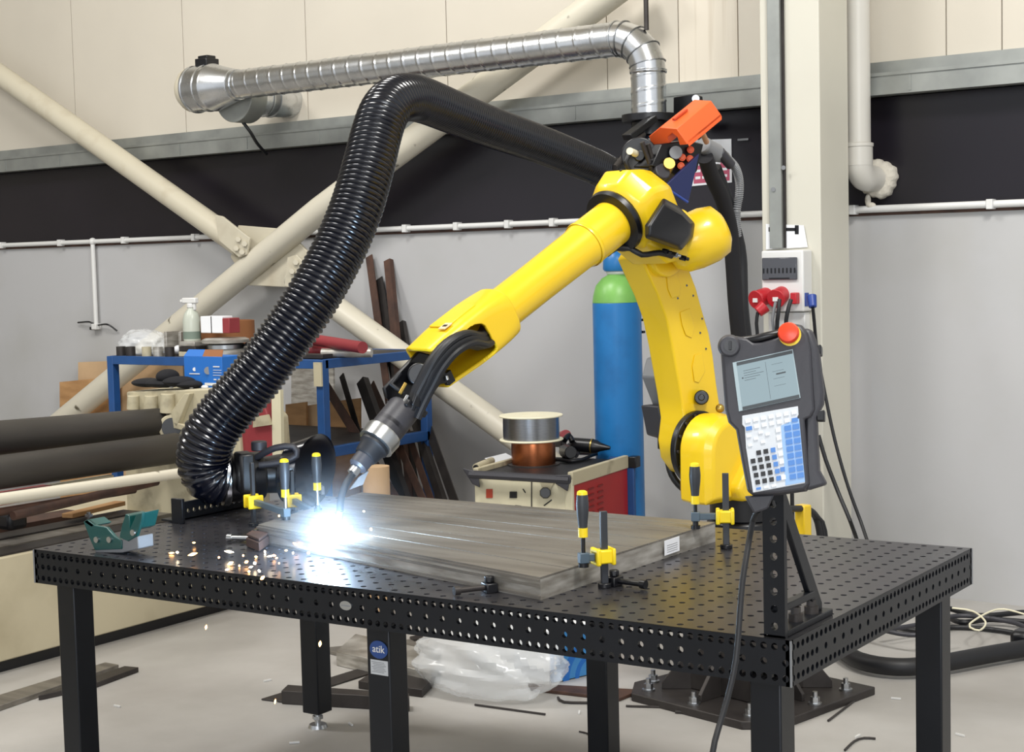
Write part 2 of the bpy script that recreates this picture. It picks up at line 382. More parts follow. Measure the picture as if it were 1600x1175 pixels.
def mk(bp, sp, rt, sl, ht, label, low=0, wz=TH):
    base = PZ(*bp, TZ); pad = PZ(*sp, TZ+wz)
    return clamp(base, pad, hz(*rt, base)-TZ, hz(*sl, base)-TZ, hz(*ht, pad), 'c', label, low)
mk((945, 918), (912, 886), (950, 797), (945, 868), (918, 765), 'screw clamp on the near right edge of the steel panel, beside its front corner')
mk((1135, 857), (1087, 826), (1137, 738), (1135, 806), (1087, 722), 'screw clamp at the far right corner of the steel panel, under the teach pendant')
mk((397, 822), (447, 812), (393, 722), (397, 783), (440, 716), 'screw clamp nearest the black hose, leftmost on the table', 1)
mk((458, 803), (497, 799), (458, 735), (460, 781), (489, 707), 'screw clamp between the leftmost clamp and the welding torch', 1)
def stop(p, d, label, m=m_black, rod=m_steel):
    p = Vector(p); t = thing('edge_stop', label, 'clamp', p); d = Vector(d).normalized(); e = V(-d.y, d.x, 0)
    MB().box(p+V(0, 0, .012), (.030, .040, .024), (d, e, Z3)).cyl(p+V(0, 0, .024), p+V(0, 0, .040), .013, n=6).build('stop_block', m, t, bevel=.003)
    MB().cyl(p-d*.085+V(0, 0, .013), p+d*.03+V(0, 0, .013), .007, n=12).cyl(p-d*.095+V(0, 0, .013), p-d*.080+V(0, 0, .013), .011, n=12).build('push_rod', rod, t)
stop(PZ(765, 925, TZ), (.6, 1.0, 0), 'small black edge stop against the angled front edge of the steel panel', rod=m_dsteel)
stop(PZ(402, 848, TZ), (1, .35, 0), 'small edge stop with a bright rod at the left end of the steel panel')
stop(PZ(960, 915, TZ), (-1, .1, 0), 'small black edge stop low against the right end of the steel panel', rod=m_black)

# small steel plate at the left end of the panel
mb = MB().prism([PZ(385, 838, TZ+.03), PZ(405, 846, TZ+.03), PZ(428, 830, TZ+.03), PZ(410, 822, TZ+.03)], (0, 0, .008))
mb.prism([PZ(385, 854, TZ+.002), PZ(405, 862, TZ+.002), PZ(428, 846, TZ+.002), PZ(410, 838, TZ+.002)], (0, 0, .026))
tag(mb.build('steel_block', m_rust, bevel=.002), 'small brown steel block at the left end of the steel panel', 'steel block')

# perforated stop strip standing on the left table edge
q0, q1 = PZ(238, 813, TZ), PZ(345, 797, TZ); q0.x = -2.37; q1 = V(-2.37, q0.y+.42, TZ)
sb = thing('perforated_stop', 'black perforated stop angle standing on the left table edge behind the teal holder', 'stop angle', q0)
mb = MB()
for i in range(16):
    cell(mb, q0, Y3, Z3, X3, .0131+i*.02625, .03, .02625, .06, .008, .01)
rim(mb, q0, Y3, Z3, X3, .42, .06, .01); mb.build('upright_plate', m_tab, sb, smooth=0)
mb = MB().bb((q0.x-.06, q0.y, TZ), (q0.x+.0, q0.y+.42, TZ+.008)).bb((q0.x-.0, q0.y-.012, TZ), (q0.x+.05, q0.y, TZ+.08)); mb.build('base_plate', m_tab, sb, bevel=.002)

# teal v-shaped holder
yb = PZ(185, 866, TZ).y
vb = thing('angle_holder', 'teal v-shaped magnetic holder on a grey foot at the front left table corner', 'holder', PZ(185, 864, TZ))
def PP(pts, y): return [PY(a, b, y) for a, b in pts]
MB().prism(PP([(147, 845), (190, 843), (215, 838), (216, 858), (190, 864), (149, 864)], yb), (0, .06, 0)).build('magnet_foot', m_mgrey, vb, bevel=.003)
MB().prism(PP([(130, 815), (136, 812), (148, 821), (166, 824), (178, 838), (190, 845), (190, 858), (148, 860), (140, 842)], yb-.004), (0, .012, 0)).prism(PP([(130, 815), (136, 812), (148, 821), (143, 824)], yb-.004), (0, .066, 0)).build('left_jaw', m_teal, vb, bevel=.002)
MB().prism(PP([(186, 840), (190, 822), (196, 803), (202, 806), (203, 825), (213, 804), (222, 801), (221, 812), (213, 838), (200, 846)], yb-.004), (0, .012, 0)).prism(PP([(196, 803), (202, 806), (203, 825), (197, 832)], yb), (0, .066, 0)).prism(PP([(213, 804), (222, 801), (216, 826), (208, 830)], yb), (0, .066, 0)).build('right_jaw', m_teal, vb, bevel=.002)
mb = MB()
for a, b in ((152, 843), (172, 843), (209, 832)):
    c = PY(a, b, yb-.004); mb.cyl(c, c+V(0, -.006, 0), .009, n=20)
mb.build('pin', m_steel, vb)
mb = MB(); c = PY(139, 812, yb+.03); mb.cyl(c-V(0, 0, .02), c+V(0, 0, .022), .006).cyl(c+V(0, 0, .01), c+V(0, 0, .016), .012, n=6); mb.build('thumb_screw', m_dsteel, vb)

# ------------------------------------------------------------------ perforated bracket that carries the pendant
bx0, by = -.066, .010
br = thing('perforated_bracket', 'tall black perforated angle bracket standing on the near right table corner', 'bracket', (bx0+.025, .14, TZ))
mb = MB()
for i in range(12): cell(mb, V(bx0, by, TZ), X3, Z3, -Y3, .0245, .024+i*.0375, .049, .0375, .0085, .014)
rim(mb, V(bx0, by, TZ), X3, Z3, -Y3, .049, .45, .014); mb.build('upright_plate', m_tab, br, smooth=0)
MB().bb((bx0, by+.014, TZ), (bx0+.049, .27, TZ+.014)).build('base_plate', m_tab, br, bevel=.002)
MB().prism([V(bx0+.018, by+.014, TZ+.36), V(bx0+.018, by+.014, TZ+.30), V(bx0+.018, .215, TZ+.014), V(bx0+.018, .25, TZ+.014), V(bx0+.018, .25, TZ+.03)], (.014, 0, 0)).build('gusset', m_tab, br, bevel=.002)
MB().bb((bx0+.014, by+.014, TZ+.05), (bx0+.036, .2, TZ+.066)).build('cross_rib', m_tab, br, bevel=.002)
for y in (.12, .205):
    MB().cyl((bx0+.025, y, TZ+.014), (bx0+.025, y, TZ+.03), .016).cyl((bx0+.025, y, TZ+.03), (bx0+.025, y, TZ+.045), .011, n=6).build('bolt', m_dsteel, br)

# ------------------------------------------------------------------ teach pendant
NP = (-FF*.93 + (-RR)*.30 + UU*.18).normalized(); PO = PDp(1207, 640, 3.26)
def PL(a, b, d=0): return plane(a, b, PO+NP*d, NP)
pen = thing('teach_pendant', 'dark grey robot teach pendant with screen and keypad leaning on the perforated bracket', 'control pendant', PL(1215, 775))
body = [(1126, 548), (1127, 535), (1136, 528), (1150, 525), (1166, 528), (1176, 535), (1190, 534), (1216, 527), (1222, 512), (1236, 505), (1252, 508), (1262, 520), (1268, 545), (1274, 640), (1268, 652), (1258, 655), (1266, 758), (1258, 766), (1216, 772), (1176, 774), (1168, 768), (1160, 728), (1150, 672), (1138, 660), (1133, 640)]
bk = MB().loft([[PL(a+3, b+2, -.045) for a, b in body], [PL(a, b, -.014) for a, b in body], [PL(1205+(a-1205)*.965, 645+(b-645)*.985, 0) for a, b in body]])
bk.build('housing', m_dgrey, pen, bevel=.004)
side = [(1258, 512), (1270, 516), (1281, 545), (1289, 612), (1288, 632), (1278, 652), (1282, 735), (1294, 757), (1262, 767), (1262, 640)]
MB().loft([[PL(a, b, -.075) for a, b in side], [PL(a, b, -.03) for a, b in side], [PL(a-4, b, -.012) for a, b in side]]).build('side_grip', m_dgrey, pen, bevel=.006)
c = PL(1140, 541); MB().cyl(PL(1140, 541, -.02), PL(1140, 541, .012), .025, .021, 28).build('key_switch_ring', m_dgrey, pen, bevel=.003)
MB().cyl(PL(1141, 540, .0), PL(1141, 540, .0135), .013, n=24).box(PL(1141, 540, .016), (.005, .018, .006), (RR, UU, NP)).build('key_switch', m_black, pen)
MB().tube(spline([PL(1158, 533, -.02), PL(1180, 530, -.01), PL(1200, 525, -.01), PL(1220, 521, -.02)], .01), .009, 12).build('top_handle', m_black, pen)
es = MB().cyl(PL(1234, 523, -.005), PL(1234, 523, .006), .023, n=32).build('stop_button_base', m_yeld, pen)
MB().lathe([(.0150, 0), (.0165, .006), (.021, .012), (.022, .020), (.019, .027), (.010, .0295), (.001, .030)], PL(1234, 523, .004), NP, 32).build('emergency_stop', mat('stop_button_red', 'e0401c', .35), pen)
scr = [(1145, 567), (1239, 546), (1251, 622), (1155, 643)]
def inset(q, k): 
    cx = sum(p[0] for p in q)/4; cy = sum(p[1] for p in q)/4; return [(cx+(a-cx)*k, cy+(b-cy)*k) for a, b in q]
MB().prism([PL(a, b, -.001) for a, b in scr], NP*.003).build('screen_bezel', m_glass, pen, smooth=0)
def bil(q, s, t):
    a = [q[0][i]+(q[1][i]-q[0][i])*s for i in (0, 1)]; b = [q[3][i]+(q[2][i]-q[3][i])*s for i in (0, 1)]
    return (a[0]+(b[0]-a[0])*t, a[1]+(b[1]-a[1])*t)
dsp = [bil(scr, .06, .01), bil(scr, .985, .01), bil(scr, .985, .99), bil(scr, .06, .99)]
disp = MB().prism([PL(a, b, .0015) for a, b in dsp], NP*.001).build('display', emis('display_glow', (.45, .60, .66), .55), pen, smooth=0)
mb = MB()
def patch(mb, q, s0, s1, t0, t1, d, h): mb.prism([PL(*bil(q, s, t), d) for s, t in ((s0, t0), (s1, t0), (s1, t1), (s0, t1))], NP*h)
patch(mb, dsp, 0, 1, 0, .07, .0026, .0004); patch(mb, dsp, 0, 1, .93, 1, .0026, .0004); patch(mb, dsp, .66, .83, .40, .43, .0026, .0004); patch(mb, dsp, .06, .085, .33, .36, .0026, .0004); patch(mb, dsp, .5, .505, .12, .9, .0026, .0004)
for k, L in enumerate((.3, .22, .35, .28, .2)): patch(mb, dsp, .1, .1+L, .20+k*.05, .208+k*.05, .0026, .0004)
for k in range(4): patch(mb, dsp, .6, .8, .2+k*.15, .205+k*.15, .0026, .0004)
mb.build('display_writing', m_line, disp, smooth=0)
kp = [(1161, 652), (1247, 636), (1258, 754), (1178, 769)]
kpo = [(1160, 650), (1247, 635), (1248, 648), (1246, 652), (1258, 755), (1177, 770), (1166, 700), (1164, 668), (1160, 664)]
pad = MB().prism([PL(a, b, -.001) for a, b in kpo], NP*.004).build('keypad', mat('keypad_sheet', 'c9ced4', .5), pen, bevel=.001)
blue = MB(); 
blue.prism([PL(*bil(kp, s, t), .0031) for s, t in ((.66, .2), (1.0, .15), (1, .99), (.62, .99))], NP*.0005); blue.build('blue_key_field', mat('key_field_blue', '8fb2dd', .5), pad, smooth=0)
def key(s, t, w, h, m, nm='key'):
    patch_ = MB(); patch(patch_, kp, s-w/2, s+w/2, t-h/2, t+h/2, .003, .0022); return patch_.build(nm, m, pad, smooth=0)
for i in range(7): key(.08+i*.14, .06, .09, .05, m_key_w)
for i in range(7): key(.08+i*.14, .15+.01*(i in (0, 6)), .11 if i in (0, 6) else .085, .05, m_key_b if i in (0, 6) else m_key_w)
for r in range(8):
    for c_ in range(2): key(.78+c_*.15, .25+r*.092, .12, .065, m_key_b)
for r in range(7): key(.60, .25+r*.105, .085, .06, m_key_w if r not in (5,) else m_key_b)
for r in range(5):
    for c_ in range(4):
        if (r, c_) == (0, 0): continue
        key(.06+c_*.135+.01*r, .50+r*.095, .085, .06, m_key_b if c_ == 3 else m_key_k)
for s, t in ((.06, .26), (.06, .38), (.18, .31), (.28, .24), (.40, .28), (.30, .37)): key(s, t, .075, .035, m_key_w)
for i in range(3): key(.1+i*.15, .965, .09, .03, m_key_b if i == 0 else m_key_w)
MB().loft([[PL(a, b, -.055) for a, b in ((1163, 775), (1210, 772), (1200, 792), (1178, 800))], [PL(a, b, -.02) for a, b in ((1163, 775), (1210, 772), (1200, 795), (1178, 803))]]).build('cable_gland', m_dgrey, pen, bevel=.004)
MB().box(PL(1279, 548, -.04), (.014, .02, .03), (RR, UU, NP)).build('strap_lug', m_black, pen, bevel=.002)
MB().box(PL(1283, 650, -.03), (.016, .022, .02), (RR, UU, NP)).build('strap_lug', m_black, pen, bevel=.002)
# lead of the pendant: out of the gland, over the table edge, down to the floor
g = PL(1184, 798, -.04)
cab = spline([g, PDp(1176, 815, 3.30), PDp(1168, 860, 3.27), PDp(1160, 910, 3.24), PDp(1156, 960, 3.22), PDp(1150, 1030, 3.2), PDp(1137, 1090, 3.18), PDp(1122, 1140, 3.15), PDp(1112, 1185, 3.12), PDp(1100, 1300, 3.1), PZ(1080, 1700, .01)], .03)
tag(MB().tube(cab, .0062, 12).build('pendant_cable', m_rubber), 'black cable hanging from the teach pendant down in front of the table', 'cable')
# ------------------------------------------------------------------ welding robot
RO = V(-1.15, 2.18, 0); uf = V(-.2476, -.9689, 0).normalized(); lf = V(-uf.y, uf.x, 0)
def RP(a, b, lat=0): return plane(a, b, RO+lf*lat, lf)
def L3(x, y, z): return RO+uf*x+lf*y+Z3*z
rob = thing('welding_robot', 'yellow articulated welding robot behind the table, its torch on the steel panel', 'robot', RO)
RAX = (uf, lf, Z3)
bp = MB().prism([L3(-.33, -.33, .0), L3(.22, -.36, 0), L3(.34, -.26, 0), L3(.34, .26, 0), L3(.24, .36, 0), L3(-.33, .33, 0)], (0, 0, .03)).build('base_plate', m_dsteel, rob, bevel=.004)
for x, y in ((.27, -.24), (.27, .24), (.17, .31), (.17, -.31), (-.22, .28), (-.22, -.28), (.29, 0), (0, .31)):
    MB().cyl(L3(x, y, .03), L3(x, y, .036), .024).cyl(L3(x, y, .036), L3(x, y, .056), .017, n=6).cyl(L3(x, y, .056), L3(x, y, .075), .009).build('anchor_bolt', m_bolt, bp)
MB().box(L3(0, 0, .22), (.30, .30, .38), RAX).box(L3(0, 0, .415), (.42, .42, .03), RAX).build('pedestal', m_dsteel, rob, bevel=.005)
for k in range(8):
    a = k*math.pi/4; d = uf*math.cos(a)+lf*math.sin(a); e = uf*-math.sin(a)+lf*math.cos(a); r = .15 if k % 2 == 0 else .2
    MB().prism([RO+d*r+e*-.008+Z3*.03, RO+d*(r+.11)+e*-.008+Z3*.03, RO+d*(r+.11)+e*-.008+Z3*.055, RO+d*r+e*-.008+Z3*.19], e*.016).build('gusset', m_dsteel, rob, bevel=.002)
MB().box(L3(0, 0, .47), (.34, .34, .08), RAX).cyl(L3(0, 0, .51), L3(0, 0, .66), .15, .135).build('robot_base', m_black, rob, bevel=.01)
MB().cyl(L3(0, 0, .66), L3(0, 0, .745), .125, n=40).build('base_joint', m_black, rob, bevel=.004)
# turret: arch-shaped casting around the shoulder axis
J2 = RP(1088, 700, -.07); jx, jz = (J2-RO).dot(uf), J2.z
def arch(r, zb, lat, x0=0, w=1.0):
    pts = [L3(jx+x0-r*w, lat, zb)]+[L3(jx+x0+r*w*-math.cos(math.pi*k/16), lat, jz+r*math.sin(math.pi*k/16)) for k in range(17)]+[L3(jx+x0+r*w, lat, zb)]
    return pts
tur = MB().loft([arch(.105, .78, -.055), arch(.128, .755, -.03), arch(.132, .75, .03), arch(.125, .75, .075), arch(.10, .77, .10)]).build('turret', m_yel, rob, bevel=.008, seg=3)
MB().loft([[L3(-.17, y, .75), L3(.17, y, .75), L3(.2, y, .80), L3(.1, y, .92), L3(-.17, y, .90)] for y in (-.03, .14)]).build('turret_skirt', m_yel, rob, bevel=.02, seg=3)
MB().cyl(L3(jx, -.075, jz), L3(jx, -.05, jz), .135, n=48).build('shoulder_ring', m_black, rob, bevel=.004)
rb_ = MB()
for k in range(14):
    a = 2*math.pi*k/14; rb_ = MB().cyl(L3(jx+.122*math.cos(a), -.051, jz+.122*math.sin(a)), L3(jx+.122*math.cos(a), -.044, jz+.122*math.sin(a)), .006, n=8).build('ring_bolt', m_dsteel, rob)
MB().sphere(RP(1125, 638, .0), .016).build('lifting_eye', m_brass, rob)
# lower arm: curved casting, traced on the plane of its flank
face = [(1003, 405), (1014, 430), (1029, 462), (1042, 498), (1051, 540), (1058, 580), (1065, 620), (1070, 655), (1066, 690), (1070, 718), (1084, 738), (1104, 742), (1124, 728), (1132, 690), (1126, 640), (1120, 600), (1114, 552), (1108, 520), (1099, 490), (1088, 450), (1078, 424), (1060, 400), (1035, 388), (1012, 390)]
fl = [RP(a, b, -.075) for a, b in face]
cx = sum((p for p in fl), V(0, 0, 0))/len(fl)
arm = MB().loft([[p-lf*.0 for p in fl], [p-lf*.012+(p-RP(1075, 560, -.075))*.02 for p in fl], [p-lf*.10+(p-RP(1075, 560, -.075))*.015 for p in fl], [p-lf*.12 for p in fl]]).build('lower_arm', m_yel, rob, bevel=.007, seg=3)
def emb(q):
    MB().loft([[RP(a, b, -.0745) for a, b in q], [RP(a, b, -.0715) for a, b in q]]).build('cast_boss', m_yel, arm, bevel=.0012)
emb([(1042, 432), (1056, 426), (1064, 446), (1062, 462), (1050, 466), (1044, 452)])
emb([(1063, 488), (1078, 482), (1085, 512), (1081, 528), (1072, 524), (1066, 508)])
emb([(1086, 555), (1097, 552), (1102, 580), (1092, 598), (1085, 596), (1082, 572)])
for a, b in ((1059, 466), (1073, 446), (1083, 462), (1094, 520), (1097, 498), (1103, 545)):
    MB().cyl(RP(a, b, -.078), RP(a, b, -.073), .004, n=10).build('tapped_hole', m_black, arm)
MB().cyl(RP(1096, 621, -.075), RP(1096, 621, -.045), .027, .025, 28).cyl(RP(1096, 621, -.046), RP(1096, 621, -.042), .012, n=20).build('rubber_stop', m_black, arm, bevel=.004)
# motors and cables behind the shoulder
for q, z0 in ((((1030, 590), (1038, 560), (1060, 555), (1062, 640), (1048, 636)), -.2), (((1029, 635), (1058, 632), (1064, 690), (1038, 682)), -.2)):
    MB().prism([RP(a, b, z0) for a, b in q], lf*-.09).build('shoulder_motor', m_dgrey if q[0][1] > 600 else m_mgrey, rob, bevel=.006)
MB().box(RP(1040, 597, -.22), (.05, .05, .02), RAX).build('motor_connector', m_black, rob, bevel=.003)
MB().tube(spline([RP(1048, 690, -.22), RP(1044, 715, -.22), RP(1050, 742, -.2), RP(1068, 764, -.16), RP(1100, 780, -.08), L3(-.02, -.05, .70)]), .013).build('shoulder_cable', m_rubber, rob)
MB().box(RP(1042, 692, -.2), (.05, .05, .045), RAX).build('cable_clamp', m_black, rob, bevel=.004)
# elbow, upper arm: axis along the shaft
E0 = RP(961, 345, 0); sd = (RP(640, 597, 0)-E0).normalized(); nd = lf.cross(sd); nd = nd if nd.z > 0 else -nd
def S(s, l=0, n=0): return E0+sd*s+lf*l+nd*n
def SC_(p): q = p-E0; return q.dot(sd), q.dot(lf), q.dot(nd)
SAX = (sd, lf, nd)
def oct_(s, w, h, dn=0, dl=0, k=.42):
    o_ = []
    for x, y in ((1, k), (k, 1), (-k, 1), (-1, k), (-1, -k), (-k, -1), (k, -1), (1, -k)): o_.append(S(s, dl+x*w, dn+y*h))
    return o_
el = MB().loft([oct_(.0, .092, .094, -.004), oct_(-.03, .120, .124, .0), oct_(-.09, .134, .136, .004), oct_(-.15, .120, .120, -.008), oct_(-.205, .095, .095, -.02)]).build('elbow_casting', m_yel, rob, bevel=.012, seg=3)
MB().loft([[S(-.02+a, l, -.09), S(-.26+a, l, -.09), S(-.32+a, l, -.21), S(-.24+a, l, -.27), S(-.10+a, l, -.22)] for a, l in ((0, -.12), (0, .07))]).build('elbow_joint', m_yel, rob, bevel=.02, seg=3)
pj = RP(1035, 395, -.075); 
MB().cyl(pj-lf*.12, pj+lf*.03, .085, n=40).build('elbow_bearing', m_yel, rob, bevel=.006)
MB().lathe([(.088, -.012), (.108, -.010), (.112, 0), (.108, .016), (.088, .018)], S(0), sd, 48).build('elbow_seal', m_black, rob)
MB().cyl(S(-.09, .02, .138), S(-.09, .02, .1415), .006, n=10).build('tapped_hole', m_black, el)
# black motor cover on the flank facing the table
mc = [(1008, 352), (1036, 309), (1060, 322), (1086, 349), (1083, 370), (1064, 392), (1008, 372)]
m0 = RP(1047, 352, .10)
MB().loft([[RP(a, b, .04) for a, b in mc], [RP(a, b, .15) for a, b in mc], [RP(1047+(a-1047)*.8, 352+(b-352)*.8, .175) for a, b in mc]]).build('motor_cover', m_black, rob, bevel=.008, seg=3)
# rear drum of the forearm drive
dc = RP(1090, 374, .03); q = MB()
prof = [(.03, -.115), (.066, -.105), (.092, -.07), (.10, -.02), (.10, .04), (.088, .085), (.055, .105), (.02, .11)]
q.lathe(prof, dc, (lf*.55-sd*.8+nd*.0).normalized(), 40).build('rear_drum', m_yel, rob, smooth=60)
MB().box(S(-.17, .03, -.035), (.10, .12, .12), SAX).build('drum_neck', m_yel, rob, bevel=.02, seg=3)
for k, (a, b) in enumerate(((1036, 392), (1050, 397), (1063, 402))):
    MB().cyl(RP(a, b, .08), RP(a+8, b+2, .10), .009).cyl(RP(a+8, b+2, .10), RP(a+13, b+3, .105), .006).build('motor_plug', m_black if k != 1 else m_bolt, rob)
MB().tube(spline([RP(948, 398, -.02), RP(962, 388, 0), RP(985, 388, .03), RP(1003, 398, .06), RP(1030, 395, .08), RP(1050, 400, .09)]), .010).build('elbow_cable', m_rubber, rob)
# forearm tube
sC = SC_(RP(776, 483, 0))[0]; sT = SC_(RP(669, 568, 0))[0]
MB().lathe([(.078, -.02), (.078, .16), (.071, .20), (.068, .42), (.068, sC-.03), (.072, sC), (.080, sC+.02)], S(0), sd, 48).build('forearm_tube', m_yel, rob, smooth=30)
MB().lathe([(.0790, .155), (.0805, .158), (.0805, .166), (.0790, .17)], S(0), sd, 48, cap=False).build('forearm_lip', m_yel, rob)
# hollow wrist casing: rounded square shell, open towards the torch with a long slot on the table side
NS, NT = 120, 176; vs, fs = [], []
Ls = sT-sC
for i in range(NS+1):
    s = i/NS
    for j in range(NT):
        a = 2*math.pi*j/NT; ca, sa = math.cos(a), math.sin(a)
        k = .2+.8*min(1, s*3); e = 2/(2+k*3.2)
        w = .079-.003*min(1, s*3)-.02*max(0, s-.6); h = .079-.004*min(1, s*3)-.018*max(0, s-.55)
        if sa > 0: h += .004*min(1, s*4)*(1 if s < .75 else (1-s)*4*.8+.2)
        vs.append(S(sC+s*Ls*(1.0+.04*max(0, sa)*s), math.copysign(abs(ca)**e, ca)*w, math.copysign(abs(sa)**e, sa)*h))
ac = math.radians(-22)                          # middle of the slot, measured from the flank
for i in range(NS):
    for j in range(NT):
        a = 2*math.pi*(j+.5)/NT; s = (i+.5)/NS; da = abs((a-ac+math.pi) % (2*math.pi)-math.pi)
        hw = math.radians(44); s0 = .36
        if s > s0 and da < hw*math.sqrt(max(0, 1-max(0, (s0+.2-s)/.2)**2)): continue
        fs.append((i*NT+j, i*NT+(j+1) % NT, (i+1)*NT+(j+1) % NT, (i+1)*NT+j))
mb = MB(); mb.add(vs, fs); cas = mb.build('wrist_casing', m_yel, rob, smooth=40, solid=.012)
mb = MB(); mb.box(S(sC+.52*Ls, .0, .0855), (.13, .085, .006), SAX); mb.build('casing_cover', m_yel, rob, bevel=.002)
p = SC_(RP(697, 510, .03)); MB().box(S(sC+.72*Ls, .035, .0885), (.034, .03, .003), SAX).build('warning_label', mat('label_peach', 'e8c9a0', .5), rob, smooth=0)
MB().box(S(sC+.72*Ls, .035, .0905), (.010, .018, .001), SAX).build('label_symbol', m_black, rob, smooth=0)
# cable through the hollow wrist
cab = [S(sC+.15*Ls, .0, -.02), RP(752, 532, .05), RP(728, 530, .085), RP(702, 543, .09), RP(680, 568, .075), RP(664, 598, .05), RP(650, 625, .03), RP(640, 648, .02)]
MB().tube(spline(cab), .029, 16).build('wrist_cable', m_rubber, rob)
for dl, dn in ((.02, .02), (.03, -.012)):
    MB().tube(spline([c+lf*dl+nd*dn for c in cab]), .012, 10).build('wrist_cable', m_rubber, rob)
wt = (RP(632, 620, 0)-RP(668, 560, 0)).normalized(); wn = lf.cross(wt)
for lat in (-.055, .045):
    pts = [RP(650, 551, lat), RP(690, 553, lat), RP(693, 575, lat), RP(700, 590, lat)] if lat > 0 else [RP(650, 549, lat), RP(678, 556, lat), RP(640, 640, lat), RP(600, 622, lat), RP(596, 606, lat)]
    if lat > 0: pts = [RP(a, b, lat) for a, b in ((668, 560), (688, 560), (690, 580), (706, 590), (703, 597), (684, 600), (655, 640), (640, 632))]
    MB().prism(pts, lf*.014).build('wrist_bracket', m_black, rob, bevel=.004)
MB().cyl(RP(655, 585, -.07), RP(655, 585, .03), .035, n=32).build('wrist_joint', m_black, rob, bevel=.005)
MB().tube([RP(630, 615, .0), RP(611, 600, -.02), RP(625, 583, -.02)], .008).build('wrist_cable', m_rubber, rob)
MB().box(RP(700, 590, .05), (.03, .02, .04), SAX).build('valve_block', m_black, rob, bevel=.003)
MB().cyl(RP(697, 588, .062), RP(699, 594, .066), .006).build('valve_fitting', m_bolt, rob)
for a, b in ((625, 615), (628, 634)): MB().cyl(RP(a, b, .03), RP(a+9, b-16, .03), .0055, n=10).build('bracket_pin', m_brass if b < 620 else m_bolt, rob)
MB().box(RP(636, 637, .0), (.085, .10, .022), ((RP(655, 650, 0)-RP(615, 622, 0)).normalized(), lf, (RP(636, 620, 0)-RP(620, 645, 0)).normalized())).build('flange_plate', m_black, rob, bevel=.004)
# torch
t0, t1 = RP(630, 640, 0), RP(554, 735, 0); td = (t1-t0).normalized(); TLn = (t1-t0).length
tp = lambda f: t0+td*(TLn*f)
tor = MB().lathe([(.046, -.01), (.050, .0), (.050, .075)], t0, td, 40).build('torch', m_dgrey, rob, bevel=.002)
MB().lathe([(.046, TLn*.38), (.056, TLn*.39), (.058, TLn*.42), (.056, TLn*.54), (.057, TLn*.57), (.048, TLn*.575)], t0, td, 40).build('clamp_ring', m_steel, tor)
MB().lathe([(.050, .06), (.050, TLn*.40)], t0, td, 40).build('collar', m_dgrey, tor)
MB().lathe([(.047, TLn*.56), (.047, TLn*.62), (.040, TLn*.66), (.037, TLn*.76), (.033, TLn*.79)], t0, td, 40).build('boot', m_rubber, tor)
MB().lathe([(.030, TLn*.78), (.029, TLn*.93), (.022, TLn*.96)], t0, td, 32).build('neck_mount', m_dgrey, tor)
MB().lathe([(.014, TLn*.95), (.017, TLn*.97), (.016, TLn*1.05)], t0, td, 24).box(t0+td*(TLn*1.01)+lf*.014, (.014, .006, .024), (wn, lf, td)).build('neck_nut', m_bolt, tor)
WELD = PZ(526, 842, TZ+.035)
lat = (WELD-RO).dot(lf)
neck = spline([RP(553, 738, 0), RP(543, 752, lat*.3), RP(536, 768, lat*.5), RP(532, 785, lat*.7), RP(531, 800, lat*.9)], .008)
MB().tube(neck, .0105, 16).build('torch_neck', m_rubber, tor)
MB().tube([neck[-1], neck[-1].lerp(WELD, .55)], [.0115, .0085], 20).build('gas_nozzle', m_dgrey, tor)
MB().tube([neck[-1].lerp(WELD, .5), neck[-1].lerp(WELD, .85)], .0012, 8).build('filler_wire', m_steel, tor)
MB().prism([RP(575, 735, .0), RP(566, 757, 0), RP(545, 765, 0), RP(560, 745, 0)], lf*.004).build('cable_tag', m_mgrey, tor)

# dress pack from the feeder down to the base
def bund(name, pts, r, m, n=14): return MB().tube(spline(pts, .03), r, n).build(name, m, rob)
bund('cable_sheath', [RP(1102, 246, -.05), RP(1112, 275, -.08), RP(1128, 310, -.1), RP(1141, 360, -.12), RP(1146, 420, -.12), RP(1150, 480, -.12), RP(1158, 560, -.12), RP(1166, 640, -.1), RP(1166, 700, -.05), RP(1150, 770, -.02), L3(-.15, 0, .62)], .029, m_cloth)
bund('cable_sheath', [RP(1118, 262, -.10), RP(1132, 300, -.12), RP(1147, 350, -.15), RP(1158, 400, -.16), RP(1161, 480, -.16), RP(1170, 560, -.16), RP(1176, 640, -.14), RP(1172, 720, -.1), L3(-.18, 0, .60)], .022, m_rubber)
mb = MB(); c = spline([RP(1136, 247, -.08), RP(1149, 262, -.08), RP(1155, 282, -.09), RP(1155, 305, -.1), RP(1151, 330, -.11), RP(1152, 370, -.12)], .0035)
mb.tube(c, [.0165 if k % 2 else .0135 for k in range(len(c))], 14).build('corrugated_conduit', m_mgrey, rob)
MB().cyl(RP(1098, 226, -.06), RP(1118, 240, -.07), .030, .036).cyl(RP(1118, 240, -.07), RP(1134, 246, -.08), .030, .02).build('plug_housing', m_mgrey, rob, bevel=.004)
MB().cyl(RP(1124, 237, -.05), RP(1142, 258, -.06), .02, .019).build('plug_grip', m_dgrey, rob, bevel=.003)
for k in range(3): bund('cable', [RP(1180+0*k, 800, -.2), RP(1240+8*k, 795, -.3), RP(1268+5*k, 800+5*k, -.35), RP(1280+4*k, 830, -.35), RP(1284+4*k, 900, -.35)], .013, m_rubber)
MB().box(RP(1255, 815, -.3), (.05, .05, .14), RAX).build('junction_box', m_yel, rob, bevel=.006)

